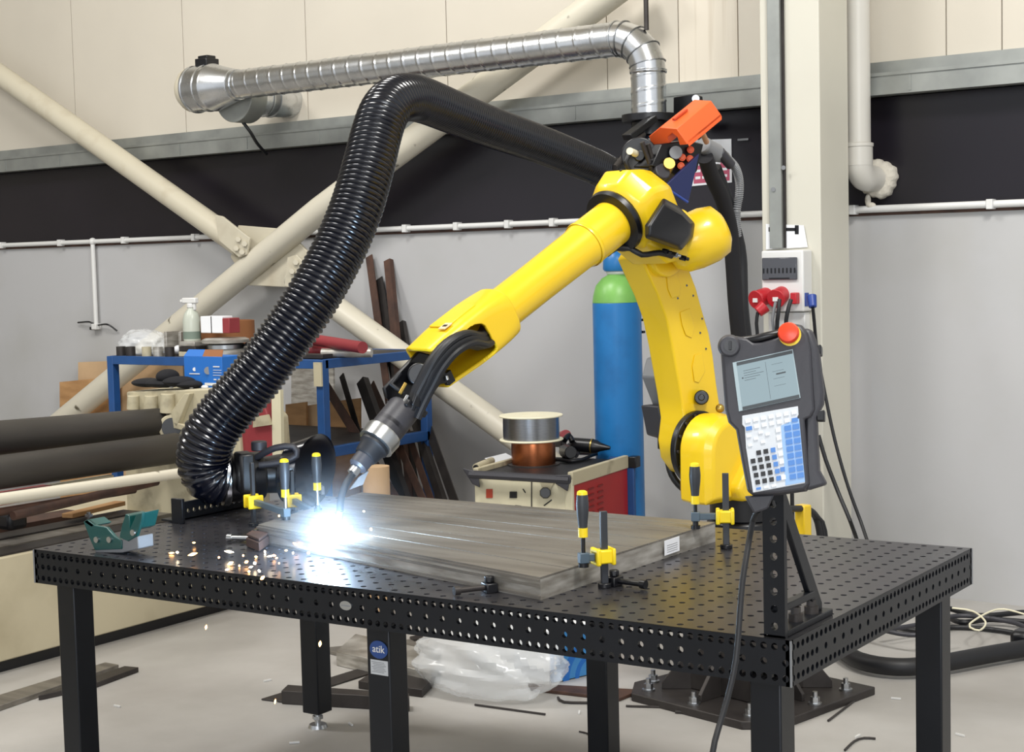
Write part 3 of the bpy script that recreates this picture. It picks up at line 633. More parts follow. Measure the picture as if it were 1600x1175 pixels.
# ------------------------------------------------------------------ wire feeder riding on the elbow
wf = thing('wire_feeder', 'black wire feeder with an orange hood on top of the robot elbow', 'wire feeder', S(-.12, 0, .16))
def up(a, b, lat=0): return RP(a, b, lat)
MB().prism([up(a, b, -.06) for a, b in ((985, 262), (1000, 228), (1040, 222), (1066, 228), (1056, 270), (1038, 290), (1010, 268))], lf*.10).build('body', m_black, wf, bevel=.004)
MB().cyl(up(999, 243, -.09), up(999, 243, -.03), .062, n=36).cyl(up(999, 243, -.03), up(999, 243, -.02), .02).build('wire_drum', m_black, wf, bevel=.004)
MB().cyl(up(993, 240, -.02), up(984, 236, .01), .012).build('drum_knob', m_spool, wf)
MB().cyl(up(1037, 268, .0), up(1046, 255, .06), .026, .02, 24).build('gas_valve', m_brass, wf)
MB().cyl(up(1022, 278, .0), up(1036, 266, .05), .030, n=28).build('feeder_motor', m_dgrey, wf, bevel=.004)
MB().cyl(up(1052, 243, .0), up(1056, 238, .06), .022, n=24).build('feed_roller', m_mgrey, wf)
for a, b in ((1079, 234), (1066, 246), (1078, 248), (1064, 259)):
    MB().cyl(up(a, b, .02), up(a, b, .055), .0125, n=24).cyl(up(a, b, .055), up(a, b, .058), .008, n=20).build('roller_cap', m_orange, wf, bevel=.0015)
MB().tube(spline([up(985, 240), up(978, 252), up(985, 268), up(1000, 272)]), .008).build('feeder_hose', m_rubber, wf)
for p in (((1003, 222), (1022, 275)), ((1012, 225), (1030, 285))): MB().tube([up(*p[0], .02), up(*p[1], .02)], .008).build('feeder_strut', m_dsteel, wf)
MB().prism([up(a, b, .075) for a, b in ((1038, 292), (1093, 240), (1076, 316))], lf*-.012).build('side_guard', m_navy, wf, bevel=.002)
MB().tube([up(1039, 293, .077), up(1074, 316, .077)], .005).build('guard_edge', m_bluep, wf)
# orange hood: a bent profile pulled along the arm axis
def HP(a, b): return plane(a, b, RP(1045, 215, .05), sd)
out = [(1014, 213), (1031, 199), (1057, 201), (1072, 222), (1074, 226), (1062, 227), (1058, 214), (1050, 208), (1043, 214), (1044, 226), (1018, 226)]
vec = plane(1117, 172, RP(1045, 215, .05), lf); vec = -sd*.205+nd*.005
r0 = [HP(a, b) for a, b in out]
MB().loft([r0, [p+vec for p in r0]]).build('hood', m_orange, wf, bevel=.002)
MB().prism([HP(1074, 226)+vec*.05, HP(1072, 222)+vec*.05, HP(1072, 222)+vec, HP(1074, 226)+vec], V(0, 0, -.012)).build('hood_lip', m_orange, wf, bevel=.001)
hc = HP(1040, 199)+vec*.42+nd*.0035
MB().box(hc, (.075, .012, .006), SAX).build('hood_mark', mat('dark_orange', 'b8431c', .5), wf, smooth=0)
MB().tube([RP(1097, 207, 0), RP(1104, 222, -.03)], .010).build('hood_post', mat('tan_hose', 'b98a68', .5), wf)

# ------------------------------------------------------------------ spiral duct along the wall
OFF = .55
def spiral(mb, p0, p1, r, pitch, bump=.0034, n=48, step=.0065, ph=0, x=None):
    X, Y, Z = frame(p1-p0, x); L = (p1-p0).length; k = int(L/step); rings = []
    for i in range(k+1):
        h = L*i/k; ring = []
        for j in range(n):
            a = 2*math.pi*j/n; d = ((h/pitch-a/(2*math.pi)) % 1)*pitch; d = min(d, pitch-d)
            rr = r+bump*max(0, 1-d/.006)
            ring.append(p0+Z*h+X*(rr*math.cos(a))+Y*(rr*math.sin(a)))
        rings.append(ring)
    mb.loft(rings)
d0, d1 = PW(374, 132, OFF), PW(965, 61, OFF); d1 = d0+WT*((d1-d0).dot(WT)); 
dz = PW(965, 61, OFF).z-d0.z; d1.z = d0.z+dz
duct = thing('spiral_duct', 'silver spiral exhaust duct running along the wall above the robot', 'duct', (d0+d1)/2)
mb = MB(); spiral(mb, d0, d1, .083, .10); mb.build('spiral_pipe', m_duct, duct, smooth=60)
# segmented elbow turning down
dd = (d1-d0).normalized(); dn_ = V(0, 0, -1); Re = .17; cE = d1+dn_*Re; ang = [0, 12, 33, 57, 78, 90]
end = None
for k, (a0, a1) in enumerate(zip(ang[:-1], ang[1:])):
    P_ = []
    for a in (a0, a1):
        r_ = math.radians(a); P_.append((cE+dd*(Re*math.sin(r_))-dn_*(Re*math.cos(r_)), dd*math.cos(r_)+dn_*math.sin(r_)))
    mb = MB(); rings = []
    for (c_, t_), rad in ((P_[0], .086), (P_[0], .084), (P_[1], .084), (P_[1], .086)):
        rd = (c_-cE).normalized(); rings.append([c_+rd*(rad*math.cos(2*math.pi*j/40))+WN*(rad*math.sin(2*math.pi*j/40)) for j in range(40)])
    mb.loft(rings); 
    for (c_, t_) in P_: mb.lathe([(.085, -.003), (.0895, -.002), (.0895, .002), (.085, .003)], c_, t_, 40, cap=False)
    mb.build('elbow_segment', m_duct, duct, smooth=50); end = P_[1][0]
zb = PDp(1025, 178, (end-C0).dot(FF)).z
mb = MB(); spiral(mb, end, V(end.x, end.y, zb), .083, .072); mb.lathe([(.084, -.01), (.088, -.008), (.09, .008), (.084, .01)], end, (0, 0, 1), 40, cap=False).build('drop_pipe', m_duct, duct, smooth=60)
hr = PW(1010, 40, OFF); MB().cyl(V(hr.x, hr.y, hr.z-.02), (hr.x, hr.y, 6.59), .012, n=12).build('hanger_rod', m_dsteel, duct)
# reducer, end cap, fan and wall outlet
w1 = d0-dd*.0; ax = -dd
MB().lathe([(.088, 0), (.088, .03), (.092, .032), (.135, .20), (.139, .205), (.139, .215), (.134, .22)], d0, ax, 44).build('reducer', m_duct, duct, smooth=40)
mb = MB().lathe([(.134, .215), (.134, .26), (.139, .263), (.134, .268), (.134, .36), (.14, .363), (.14, .372), (.133, .375)], d0, ax, 44); mb.build('duct_collar', m_duct, duct, smooth=40)
MB().lathe([(.132, .37), (.130, .41), (.11, .44), (.06, .452), (.001, .455)], d0, ax, 44).build('end_cap', m_cream, duct, smooth=60)
fc = d0+ax*.13
MB().cyl(fc-V(0, 0, .05)+WN*.07, fc-V(0, 0, .05)+WN*.20, .155, n=44).build('fan_housing', m_galv, duct, bevel=.004)
MB().cyl(fc-V(0, 0, .05)+WN*.20, fc-V(0, 0, .05)+WN*(OFF-.01), .105, n=40).build('wall_outlet', m_duct, duct, bevel=.002)
MB().lathe([(.105, .30), (.112, .302), (.112, .31), (.105, .312), (.105, .36), (.112, .362), (.112, .37), (.105, .372)], fc-V(0, 0, .05), WN, 40, cap=False).build('outlet_seam', m_duct, duct)
MB().box(fc-WT*.16+V(0, 0, .15)+WN*.02, (.10, .10, .05), (WT, WN, Z3)).box(fc-WT*.16+V(0, 0, .183)+WN*.02, (.08, .07, .02), (WT, WN, Z3)).build('fan_terminal_box', m_black, duct, bevel=.004)
MB().tube(spline([fc-V(0, 0, .2)+WN*.14, fc+WT*.03-V(0, 0, .26)+WN*.17, fc+WT*.0-V(0, 0, .32)+WN*.25, fc-WT*.10-V(0, 0, .37)+WN*.42]), .010).build('fan_cable', m_rubber, duct)

# ------------------------------------------------------------------ extraction arm: bracket, flexible hose, hood
ea = thing('extraction_arm', 'black corrugated fume extraction hose arched from the wall duct to the left table end', 'extraction arm', V(end.x, end.y, zb-.05))
MB().cyl((end.x, end.y, zb-.035), (end.x, end.y, zb), .13, n=36).cyl((end.x, end.y, zb-.10), (end.x, end.y, zb-.035), .085, n=32).build('swivel_flange', m_black, ea, bevel=.003)
pb = PW(1078, 175, .3)
mb = MB().prism([PW(a, b, .42) for a, b in ((1052, 152), (1085, 147), (1093, 150), (1095, 172), (1085, 190), (1052, 190))], WN*.03); mb.build('wall_bracket', m_black, ea, bevel=.004)
MB().box(V(end.x, end.y, zb-.03)+WN*.25, (.10, .5, .05), (WT, WN, Z3)).build('bracket_beam', m_black, ea, bevel=.004)
MB().cyl(PW(1087, 154, .43), PW(1087, 154, .415), .018, n=20).build('bracket_bolt', m_bolt, ea)
MB().box(PDp(1000, 200, 7.4), (.20, .06, .03), SAX).box(PDp(1008, 192, 7.45), (.12, .05, .02), SAX).build('arm_joint', m_black, ea, bevel=.004)
MB().tube([PDp(1005, 210, 7.4), PDp(960, 262, 7.1)], .014).build('arm_strut', m_dsteel, ea)
path = [(1022, 205, 7.66), (1000, 250, 7.5), (965, 274, 7.3), (925, 258, 7.1), (850, 228, 6.72), (760, 196, 6.25), (700, 172, 5.95), (665, 158, 5.78), (640, 152, 5.66), (617, 157, 5.55), (600, 176, 5.47), (588, 210, 5.42), (575, 262, 5.36), (555, 330, 5.3), (525, 400, 5.25), (485, 470, 5.2), (440, 535, 5.18), (395, 595, 5.18), (355, 642, 5.18), (328, 680, 5.18), (318, 715, 5.2), (327, 742, 5.22), (350, 750, 5.25)]
rr = lambda i: .083+.011*min(1, max(0, (i-4)/10))
pc = [PDp(*q) for q in path]
P_ = [pc[0]*2-pc[1]]+pc+[pc[-1]*2-pc[-2]]
dense = []
for i in range(1, len(P_)-2):
    for k in range(40):
        t = k/40; a, b, c, d = P_[i-1:i+3]
        dense.append((.5*((2*b)+(c-a)*t+(2*a-5*b+4*c-d)*t*t+(3*b-a-3*c+d)*t**3), i-1+t))
acc = [0]
for a, b in zip(dense, dense[1:]): acc.append(acc[-1]+(b[0]-a[0]).length)
stp = .0185/4; n = int(acc[-1]/stp); pts, rad = [], []; j = 0
for k in range(n):
    h = k*stp
    while acc[j+1] < h: j += 1
    f = (h-acc[j])/(acc[j+1]-acc[j]); pts.append(dense[j][0].lerp(dense[j+1][0], f))
    rad.append((.074+.010*min(1, max(0, (dense[j][1]-4)/9)))+(.006, .003, -.002, .003)[k % 4])
MB().tube(pts, rad, 40).build('flexible_hose', m_blackg, ea, smooth=70)
h0 = PDp(350, 748, 5.25); h1 = PDp(492, 735, 5.36); hd = (h1-h0).normalized()
X_, Y_, Z_ = frame(hd)
HL = (h1-h0).length
MB().lathe([(.086, -.01), (.090, -.006), (.090, .008), (.086, .012)], h0, hd, 40).build('hose_clamp', m_steel, ea)
MB().lathe([(.078, 0), (.080, .02), (.080, .12), (.074, .13)], h0, hd, 40).build('hose_collar', m_black, ea, bevel=.002)
MB().cyl(h0+hd*.13-X_*0, h0+hd*.20, .060, .066, 36).build('damper', m_black, ea, bevel=.003)
on = V(.93, .10, -.12).normalized()
hood = MB(); ri = []
for (t, r1, w_) in ((.18, .060, 0), (.24, .075, .3), (HL*.72, .100, .8), (HL*.86, .112, 1), (HL, .125, 1), (HL-.004, .119, 1), (HL*.82, .10, 1), (HL*.66, .07, .8)):
    c_ = h0+hd*t; nn = hd.lerp(on, w_).normalized(); A_, B__, _ = frame(nn, Z3); ri.append([c_+A_*(r1*math.cos(2*math.pi*j/40))+B__*(r1*math.sin(2*math.pi*j/40)) for j in range(40)])
hood.loft(ri).build('suction_hood', m_blackg, ea, smooth=50)
MB().tube(spline([PDp(400, 715, 5.24), PDp(430, 700, 5.2), PDp(458, 698, 5.2), PDp(463, 712, 5.2), PDp(440, 722, 5.2), PDp(405, 727, 5.2)]), .011).build('hood_handle', m_dgrey, ea)
MB().box(PDp(383, 738, 5.16), (.05, .10, .13), frame(hd)[::-1]).build('joint_block', m_black, ea, bevel=.008)
MB().lathe([(.026, 0), (.026, .03), (.018, .032)], PDp(405, 704, 5.25), (0, 0, 1), 24).build('joint_knob', m_dgrey, ea, bevel=.003)
MB().box(PDp(502, 765, 5.35), (.01, .045, .028), frame(hd)[::-1]).build('hood_label', m_mgrey, ea, smooth=0)
# ------------------------------------------------------------------ cross brace of the wall
BO = .245
xb = thing('cross_brace', 'cream tubular steel cross brace with bolted gusset plate in front of the wall', 'brace', PW(430, 400, BO))
def PWl(a, b, off=BO): return PW(a, b, off)
MB().tube([PWl(-120, 32), PWl(378, 385)], .073, 28).build('brace_pipe', m_cream, xb)
MB().tube([PWl(458, 432), PWl(830, 702), PWl(1100, 905)], .070, 28).build('brace_pipe', m_creamc, xb)
MB().tube([PWl(985, -33), PWl(500, 328), PWl(60, 688), PWl(-60, 790)], .078, 28).build('brace_pipe', m_creamc, xb)
MB().prism([PWl(a, b, BO-.02) for a, b in ((372, 352), (446, 358), (482, 395), (474, 450), (388, 446), (360, 402))], WN*.02).build('gusset_plate', m_cream, xb, bevel=.004)
for q, bl in ((((339, 336), (350, 338), (393, 372), (388, 398), (376, 402), (345, 376)), ((372, 374), (382, 381), (369, 388), (378, 394))), (((452, 402), (466, 398), (492, 425), (480, 455), (447, 447)), ((462, 410), (474, 418), (456, 424), (468, 434)))):
    e = MB().prism([PWl(a, b, BO+.06) for a, b in q], WN*-.016).build('end_plate', m_cream, xb, bevel=.003)
    for a, b in bl: MB().cyl(PWl(a, b, BO+.07), PWl(a, b, BO+.095), .017, n=6).build('bolt', m_cream, e)

# ------------------------------------------------------------------ conduits
def conduit(pts, label, clips=(), r=.0155):
    t = thing('conduit', label, 'conduit', pts[0])
    MB().tube(pts, r, 16).build('pipe', m_white, t)
    for p in clips: MB().box(p, (.03, .05, .045), (WT, WN, Z3)).build('clip', m_white, t, bevel=.003)
    return t
zc = 1.815
cpt = lambda s: WP(s, .028, zc)
t = conduit([cpt(-13), cpt(ws(PW(1235, 337)))], 'long white conduit under the dark band left of the column', [cpt(ws(PW(a, 370))) for a in (8, 100, 200, 310, 545, 640, 720, 800, 870)])
b0 = cpt(ws(PW(150, 378))); b1 = PW(155, 508, .028)
MB().tube([b0, V(b0.x, b0.y, b1.z)], .0155, 16).build('branch_pipe', m_white, t); MB().sphere(b0, .026).build('tee_joint', m_white, t)
MB().box(V(b0.x, b0.y, b1.z-.01), (.05, .05, .04), (WT, WN, Z3)).build('end_clip', m_white, t, bevel=.004)
MB().tube(spline([PW(122, 504, .02), PW(140, 503, .05), V(b0.x, b0.y, b1.z), PW(168, 507, .05), PW(183, 517, .02)]), .006, 8).build('loose_wire', m_black, t)
MB().box(PW(146, 513, .03), (.045, .03, .02), (WT, WN, Z3)).build('wire_terminal', m_black, t)
conduit([cpt(ws(PW(1270, 330))), cpt(3)], 'white conduit under the dark band right of the drain pipe', [cpt(ws(PW(a, 320))) for a in (1338, 1552)], .017)

# ------------------------------------------------------------------ drain pipe
dy = 4.01; pA = PY(1342, 200, dy); pE = PY(1343, 240, dy)
dp = thing('drain_pipe', 'grey plastic drain pipe beside the column, bending into the dark band', 'pipe', V(pA.x, dy, pE.z))
MB().cyl((pA.x, dy, pE.z), (pA.x, dy, 6.59), .054, n=36).build('downpipe', m_pvc, dp)
MB().lathe([(.0625, -.055), (.0625, .03), (.0665, .032), (.0665, .046), (.056, .05)], (pA.x, dy, pE.z), (0, 0, 1), 36).build('socket', m_pvc, dp)
ed = (WN+WT*.12).normalized(); Rb = .068; zb0 = pE.z-.045
cb = V(pA.x, dy, zb0)+ed*Rb; pts = [cb-ed*(Rb*math.cos(a))-Z3*(Rb*math.sin(a)) for a in [math.pi/2*k/12 for k in range(13)]]+[cb-Z3*Rb+ed*.12]
MB().tube(pts, .0615, 36).build('elbow_bend', m_pvc, dp, smooth=60)
q0_ = cb-Z3*Rb; fp = q0_+ed*(((WD+.02)-q0_.dot(WN))/ed.dot(WN))
mb = MB(); rings = []
for k, (dr, h) in enumerate(((.060, -.02), (.090, -.01), (.092, .02), (.082, .045), (.060, .05))):
    rings.append([fp+WT*((dr*(1+.05*math.sin(4*a)+.04*math.sin(13*a+1)))*math.cos(a))+Z3*((dr*(1+.05*math.sin(4*a)+.04*math.sin(13*a+1)))*math.sin(a))-WN*h for a in [2*math.pi*j/48 for j in range(48)]])
mb.loft(rings).build('foam_seal', m_foam, dp, smooth=60)
MB().sphere(fp-Z3*.125-WN*.05-WT*.02, (.024, .016, .016)).sphere(fp-Z3*.10-WN*.05-WT*.035, (.014, .014, .03)).build('foam_drip', m_foam, dp)

# ------------------------------------------------------------------ things on the column
def CY(a, b, d=0): return PY(a, b, cB-d)
tr0, tr1 = CY(1207, 388), CY(1226, 388)
tk = thing('cable_trunking', 'grey steel cable trunking running down the front of the column', 'trunking', (tr0.x, cB, tr0.z))
MB().bb((tr0.x, cB-.03, tr0.z), (tr1.x, cB-.001, 6.59)).build('channel', m_galv, tk, bevel=.002)
MB().bb((tr1.x+.001, cB-.012, tr0.z+.0), (tr1.x+.012, cB-.001, 6.59)).build('slotted_strip', m_dsteel, tk, smooth=0)
for a, b in ((1208, 296), (1224, 262)): MB().cyl(CY(a, b, .03), CY(a, b, .036), .010, n=16).build('screw', m_mgrey, tk)
pp = MB().prism([CY(a, b, .004) for a, b in ((1197, 350), (1256, 352), (1262, 386), (1197, 390))], (0, -.002, 0)).build('note_sheet', m_paper, None, smooth=0); tag(pp, 'white sheet of paper with a black mark stuck on the column', 'paper')
mk_ = MB(); 
for q in ((1201, 355, 1206, 362), (1227, 356, 1244, 361), (1242, 352, 1248, 366)): mk_.prism([CY(q[0], q[1], .0065), CY(q[2], q[1], .0065), CY(q[2], q[3], .0065), CY(q[0], q[3], .0065)], (0, -.001, 0))
WM[pp.name] = Matrix.Translation(pp.location); mk_.build('printed_mark', m_black, pp, smooth=0)
eb = thing('distribution_box', 'white electrical distribution box with tinted flap and red sockets on the column', 'electrical box', CY(1222, 487))
a0, a1 = CY(1189, 392, .10), CY(1256, 487, .10)
MB().bb((a0.x, cB-.10, a1.z), (a1.x, cB-.001, a0.z)).build('enclosure', m_white, eb, bevel=.008, seg=3)
f0, f1 = CY(1191, 403, .105), CY(1246, 437, .105)
wnd = MB().bb((f0.x, cB-.112, f1.z), (f1.x, cB-.10, f0.z)).build('tinted_flap', mat('tinted_flap', '4a4c52', .15), eb, bevel=.004)
mb = MB()
for k in range(9): mb.box(((f0.x*(9-k-.5)+f1.x*(k+.5))/9, cB-.1125, (f0.z+f1.z)/2-.008), (.007, .002, .022))
mb.build('breaker_row', m_black, wnd, smooth=0)
MB().bb((f0.x+.035, cB-.1135, f1.z+.004), (f1.x-.035, cB-.112, f1.z+.010)).build('flap_latch', m_black, wnd, smooth=0)
l0, l1 = CY(1200, 487, .06), CY(1258, 530, .06); MB().bb((l0.x, cB-.06, l1.z), (l1.x, cB-.001, l0.z-.003)).build('lower_cover', m_white, eb, bevel=.004)
for a, b, dx in ((1195, 463, -.3), (1221, 461, .0)):
    p = CY(a, b, .10); d = V(dx, -1, -.25).normalized()
    s_ = MB().cyl(p-d*.02, p+d*.055, .038, .040, 28).build('red_socket', m_redp, eb, bevel=.004)
    MB().cyl(p+d*.055, p+d*.064, .043, n=28).build('socket_lid', m_redp, s_, bevel=.003); MB().box(p+d*.066, (.026, .004, .018), (d.cross(Z3).normalized(), d, Z3)).build('lid_label', m_white, s_, smooth=0)
p = CY(1243, 466, .11); MB().box(p, (.03, .05, .05)).build('red_socket', m_redp, eb, bevel=.004)
def plug(a, b, a2, b2, m, name, label, r=.024, pts=(), cr=.008):
    p, q = CY(a, b, .17), CY(a2, b2, .19); t = thing(name, label, 'plug', q)
    MB().cyl(p, q, r, r*.8, 20).build('plug_body', m, t, bevel=.003)
    MB().tube(spline([q]+list(pts), .04), cr, 10).build('cord', m_rubber, t); return t
plug(1196, 478, 1184, 488, m_redp, 'mains_plug', 'red plug hanging at the lower left of the distribution box', .030, [CY(1182, 505, .19), CY(1184, 530, .18), CY(1186, 600, .16), CY(1190, 760, .16), CY(1190, 1000, .12)])
for k, (a, a2) in enumerate(((1218, 1216), (1236, 1230))):
    tag(MB().tube(spline([CY(a, 468, .2), CY(a2, 490, .22), CY(a2-2, 520, .2), CY(a2+4, 600, .16), CY(a2+8, 800, .14), CY(a2+10, 1000, .12)], .04), .009, 10).build('supply_cable', m_rubber), ('black cable hanging from the right red socket', 'black cable hanging from the far right of the red sockets')[k], 'cable')
tag(MB().tube(spline([CY(1212, 472, .16), CY(1207, 500, .18), CY(1211, 540, .16), CY(1213, 700, .14), CY(1213, 950, .1)], .04), .007, 10).build('supply_cable', m_mgrey), 'grey cable hanging between the red sockets and the pendant', 'cable')
q = plug(1268, 462, 1270, 480, m_bluep, 'blue_plug', 'blue plug on the right side of the distribution box with long black lead', .022, [CY(1272, 500, .15), CY(1277, 550, .1), CY(1290, 620, .1), CY(1305, 690, .1), CY(1325, 760, .1), CY(1345, 815, .1), CY(1362, 860, .1), PZ(1400, 925, .01)], .0075)
MB().box(CY(1259, 468, .07), (.016, .04, .06)).build('blue_socket', m_bluep, eb, bevel=.003)
tag(MB().tube(spline([PY(1279, 680, 3.4), PY(1290, 718, 3.4), PY(1310, 770, 3.4), PY(1335, 832, 3.4), PZ(1365, 930, .01)], .04), .009, 10).build('loose_cable', m_rubber), 'thin black cable slanting down behind the teach pendant to the floor', 'cable')

# ------------------------------------------------------------------ warning notice on the dark band
sg = thing('warning_notice', 'white warning notice with a red field on the dark band behind the feeder', 'notice', PW(1112, 288, -.02))
qn = [(1082, 219), (1143, 217), (1144, 285), (1080, 291)]
def NQ(s, t, off): return PW(*bil(qn, s, t), off)
MB().prism([NQ(s, t, -.026) for s, t in ((0, 0), (1, 0), (1, 1), (0, 1))], WN*-.004).build('notice_board', m_paper, sg, smooth=0)
MB().prism([NQ(s, t, -.0215) for s, t in ((.06, .42), (.94, .42), (.94, .95), (.06, .95))], WN*-.001).build('red_field', mat('notice_red', 'b4506a', .5), sg, smooth=0)
mb = MB()
for k in range(3):
    for j in range(5):
        s0 = .1+j*.165; mb.prism([NQ(s, t, -.0204) for s, t in ((s0, .50+k*.15), (s0+.12, .50+k*.15), (s0+.12, .56+k*.15), (s0, .56+k*.15))], WN*-.0008)
mb.build('notice_writing', m_paper, sg, smooth=0)
tag(MB().box(PW(1161, 218, -.02), (.06, .004, .01), (WT, WN, Z3)).build('tape_scrap', m_mgrey, None, smooth=0), 'small grey tape scrap on the dark band right of the notice', 'tape')

# ------------------------------------------------------------------ old red welding machine with trolley
ra = math.radians(6.6); mx_, my_ = V(math.cos(ra), math.sin(ra), 0), V(-math.sin(ra), math.cos(ra), 0)
FR = PDp(893, 742, 7.2); MW, MD = .50, .64; mz = FR.z
wm = thing('welding_machine', 'old cream and red welding machine behind the table below the blue gas cylinder', 'welding machine', FR-mx_*(MW/2)+my_*(MD/2)-Z3*mz)
MAX = (mx_, my_, Z3)
def MF(a, b, d=0): return plane(a, b, FR-my_*d, my_)
def MBX(x0, x1, y0, y1, z0, z1): return MB().box(FR+mx_*((x0+x1)/2)+my_*((y0+y1)/2)+Z3*((z0+z1)/2-mz), (x1-x0, y1-y0, z1-z0), MAX)
MBX(-MW, 0, .01, MD, .12, mz-.03).build('cabinet', m_red, wm, bevel=.004)
MBX(-MW, 0, 0, .012, .12, mz-.012).build('front_panel', m_mcream, wm, bevel=.003)
MBX(-.02, .006, 0, MD, mz-.05, mz+.012).build('side_rim', m_cast, wm, bevel=.003); MBX(-MW-.006, -MW+.02, 0, MD, mz-.05, mz+.012).build('side_rim', m_cast, wm, bevel=.003)
MBX(-.035, .003, -.003, .02, .12, mz-.02).build('corner_post', m_mcream, wm, bevel=.003)
MBX(-MW, 0, .01, MD, mz-.03, mz-.01).build('tray_mat', m_rubber, wm)
MB().tube([MF(735, 741, .05), MF(890, 750, .05)], .019, 8).build('front_handle', m_dgrey, wm)
MB().loft([[MF(a, b, d) for a, b in ((722, 731), (748, 738), (750, 762), (738, 756))] for d in (.0, .06)]).build('handle_bracket', m_dgrey, wm, bevel=.004)
MB().loft([[MF(a, b, d) for a, b in ((868, 742), (892, 742), (887, 768), (868, 756))] for d in (.0, .06)]).build('handle_bracket', m_dgrey, wm, bevel=.004)
MB().prism([MF(a, b, .001) for a, b in ((760, 764), (770, 764), (770, 778), (760, 778))], -my_*.004).build('red_switch', mat('switch_red', 'b0432c', .4), wm, bevel=.001)
MB().prism([MF(a, b, .001) for a, b in ((797, 768), (808, 768), (808, 778), (797, 778))], -my_*.006).build('power_switch', m_black, wm, bevel=.001)
MB().prism([MF(a, b, .001) for a, b in ((842, 747), (868, 750), (860, 766), (848, 765))], -my_*.003).build('worn_plate', m_cast, wm)
MB().cyl(MF(852, 770, .0), MF(852, 770, .03), .028, .025, 8).build('selector_knob', m_black, wm, bevel=.002)
MB().prism([MF(a, b, .001) for a, b in ((830, 745), (831.5, 745), (831.5, 800), (830, 800))], -my_*.002).build('panel_seam', m_dsteel, wm, smooth=0)
MB().prism([MF(a, b, .001) for a, b in ((797, 743), (806, 743), (806, 750), (797, 750))], -my_*.002).build('panel_label', m_dsteel, wm, smooth=0)
mb = MB()
for a, b, a2, b2 in ((817, 764, 821, 770), (850, 790, 862, 781), (805, 790, 814, 791)): mb.tube([MF(a, b, .002), MF(a2, b2, .002)], .003, 6)
mb.build('panel_marks', m_black, wm)
for c_ in range(3):
    mb = MB()
    for k in range(7): mb.box(FR+mx_*.001+my_*(.10+c_*.105)+Z3*(-.09-k*.028), (.006, .06, .007), MAX)
    mb.build('vent_grille', mat('vent_red', '741616', .5) if c_ == 0 else bpy.data.materials['vent_red'], wm, smooth=0)
for x in (-.44, -.06):
    for y in (.08, MD-.08): MB().cyl(FR+mx_*(x-.015)+my_*y-Z3*(mz-.06), FR+mx_*(x+.015)+my_*y-Z3*(mz-.06), .06, n=24).build('wheel', m_rubber, wm)
tl = thing('cylinder_trolley', 'blue upright trolley plate behind the red welding machine', 'trolley', FR+my_*(MD+.02)-Z3*mz)
MBX(-.10, .03, MD+.005, MD+.03, .02, mz+.0).build('back_plate', m_frame, tl, bevel=.003); MBX(-.42, .03, MD+.03, MD+.34, .015, .045).build('foot_plate', m_frame, tl, bevel=.003)
MBX(.0, .045, MD-.0, MD+.06, mz-.05, mz+.005).build('latch', m_black, tl, bevel=.004)
# gas cylinder
gp = PDp(967, 640, 7.95); gc = V(gp.x, gp.y, .05); zt = lambda b: PDp(967, b, (gp-C0).dot(FF)).z
gas = thing('gas_cylinder', 'tall blue gas cylinder with green shoulder behind the welding machine', 'gas cylinder', gc)
r_ = .121
MB().lathe([(r_-.01, 0), (r_, .02), (r_, zt(472)-.05)], gc, n=48).build('cylinder_body', m_blue, gas, bevel=.004)
zg = zt(472); MB().lathe([(r_, 0), (r_-.004, .035), (r_*.85, .085), (r_*.6, .12), (.045, .135), (.035, .15)], (gc.x, gc.y, zg), n=48).build('shoulder', m_green, gas, smooth=60)
MB().lathe([(.044, .138), (.05, .145), (.05, .16)], (gc.x, gc.y, zg), n=28).build('neck_ring', m_white, gas)
MB().lathe([(.058, .155), (.066, .165), (.064, .21), (.052, .245), (.03, .262), (.001, .265)], (gc.x, gc.y, zg), n=32).build('valve_cap', m_blue, gas, smooth=50)
MB().tube([V(gc.x+.13, gc.y+.1, zg-.2), V(gc.x+.13, gc.y+.1, zt(405))], .012).build('hose_pipe', m_white, gas)
for k in range(3):
    p = V(gc.x+.125*.83, gc.y+.125*.55, zg-.03-k*.06); MB().box(p, (.02, .02, .012)).build('cylinder_clip', m_black, gas)
# wire spools
zt_ = mz-.01
cs = PZ(834, 726, zt_)
sp = thing('wire_spool', 'copper coloured wire spool on top of the welding machine, under the silver one', 'wire spool', cs, group='wire spools')
MB().lathe([(.001, 0), (.125, 0), (.125, .006), (.001, .006)], cs, n=44).build('lower_flange', m_dsteel, sp)
MB().lathe([(.104, .006), (.106, .02), (.106, .102), (.104, .112)], cs, n=44).build('copper_winding', m_copper, sp, smooth=30)
MB().lathe([(.001, .112), (.115, .112), (.115, .117), (.001, .117)], cs, n=44).build('upper_flange', m_copper, sp)
c2 = cs+V(-.01, 0, .118)
sp2 = thing('wire_spool', 'silver wire spool with pale flanges lying on the copper spool', 'wire spool', c2, group='wire spools')
for z in (0, .115): MB().lathe([(.05, z), (.152, z), (.154, z+.004), (.152, z+.008), (.05, z+.008)], c2, n=48).build('flange', m_spool, sp2)
MB().lathe([(.135, .008), (.136, .05), (.135, .115)], c2, n=48).build('steel_winding', m_swire, sp2)
MB().lathe([(.05, 0), (.05, .123), (.045, .124), (.045, 0)], c2, n=28, cap=False).lathe([(.05, .121), (.13, .1215)], c2, n=40, cap=False).build('hub', m_spool, sp2)
tag(MB().loft([[PZ(a, b, zt_+.004) for a, b in ((757, 716), (790, 708), (806, 716), (770, 724))], [PZ(a, b, zt_+.006) for a, b in ((757, 716), (790, 708), (806, 716), (770, 724))]]).build('paper_sheet', m_paper, None, smooth=0), 'white paper sheet on the welding machine, left of the spools', 'paper')
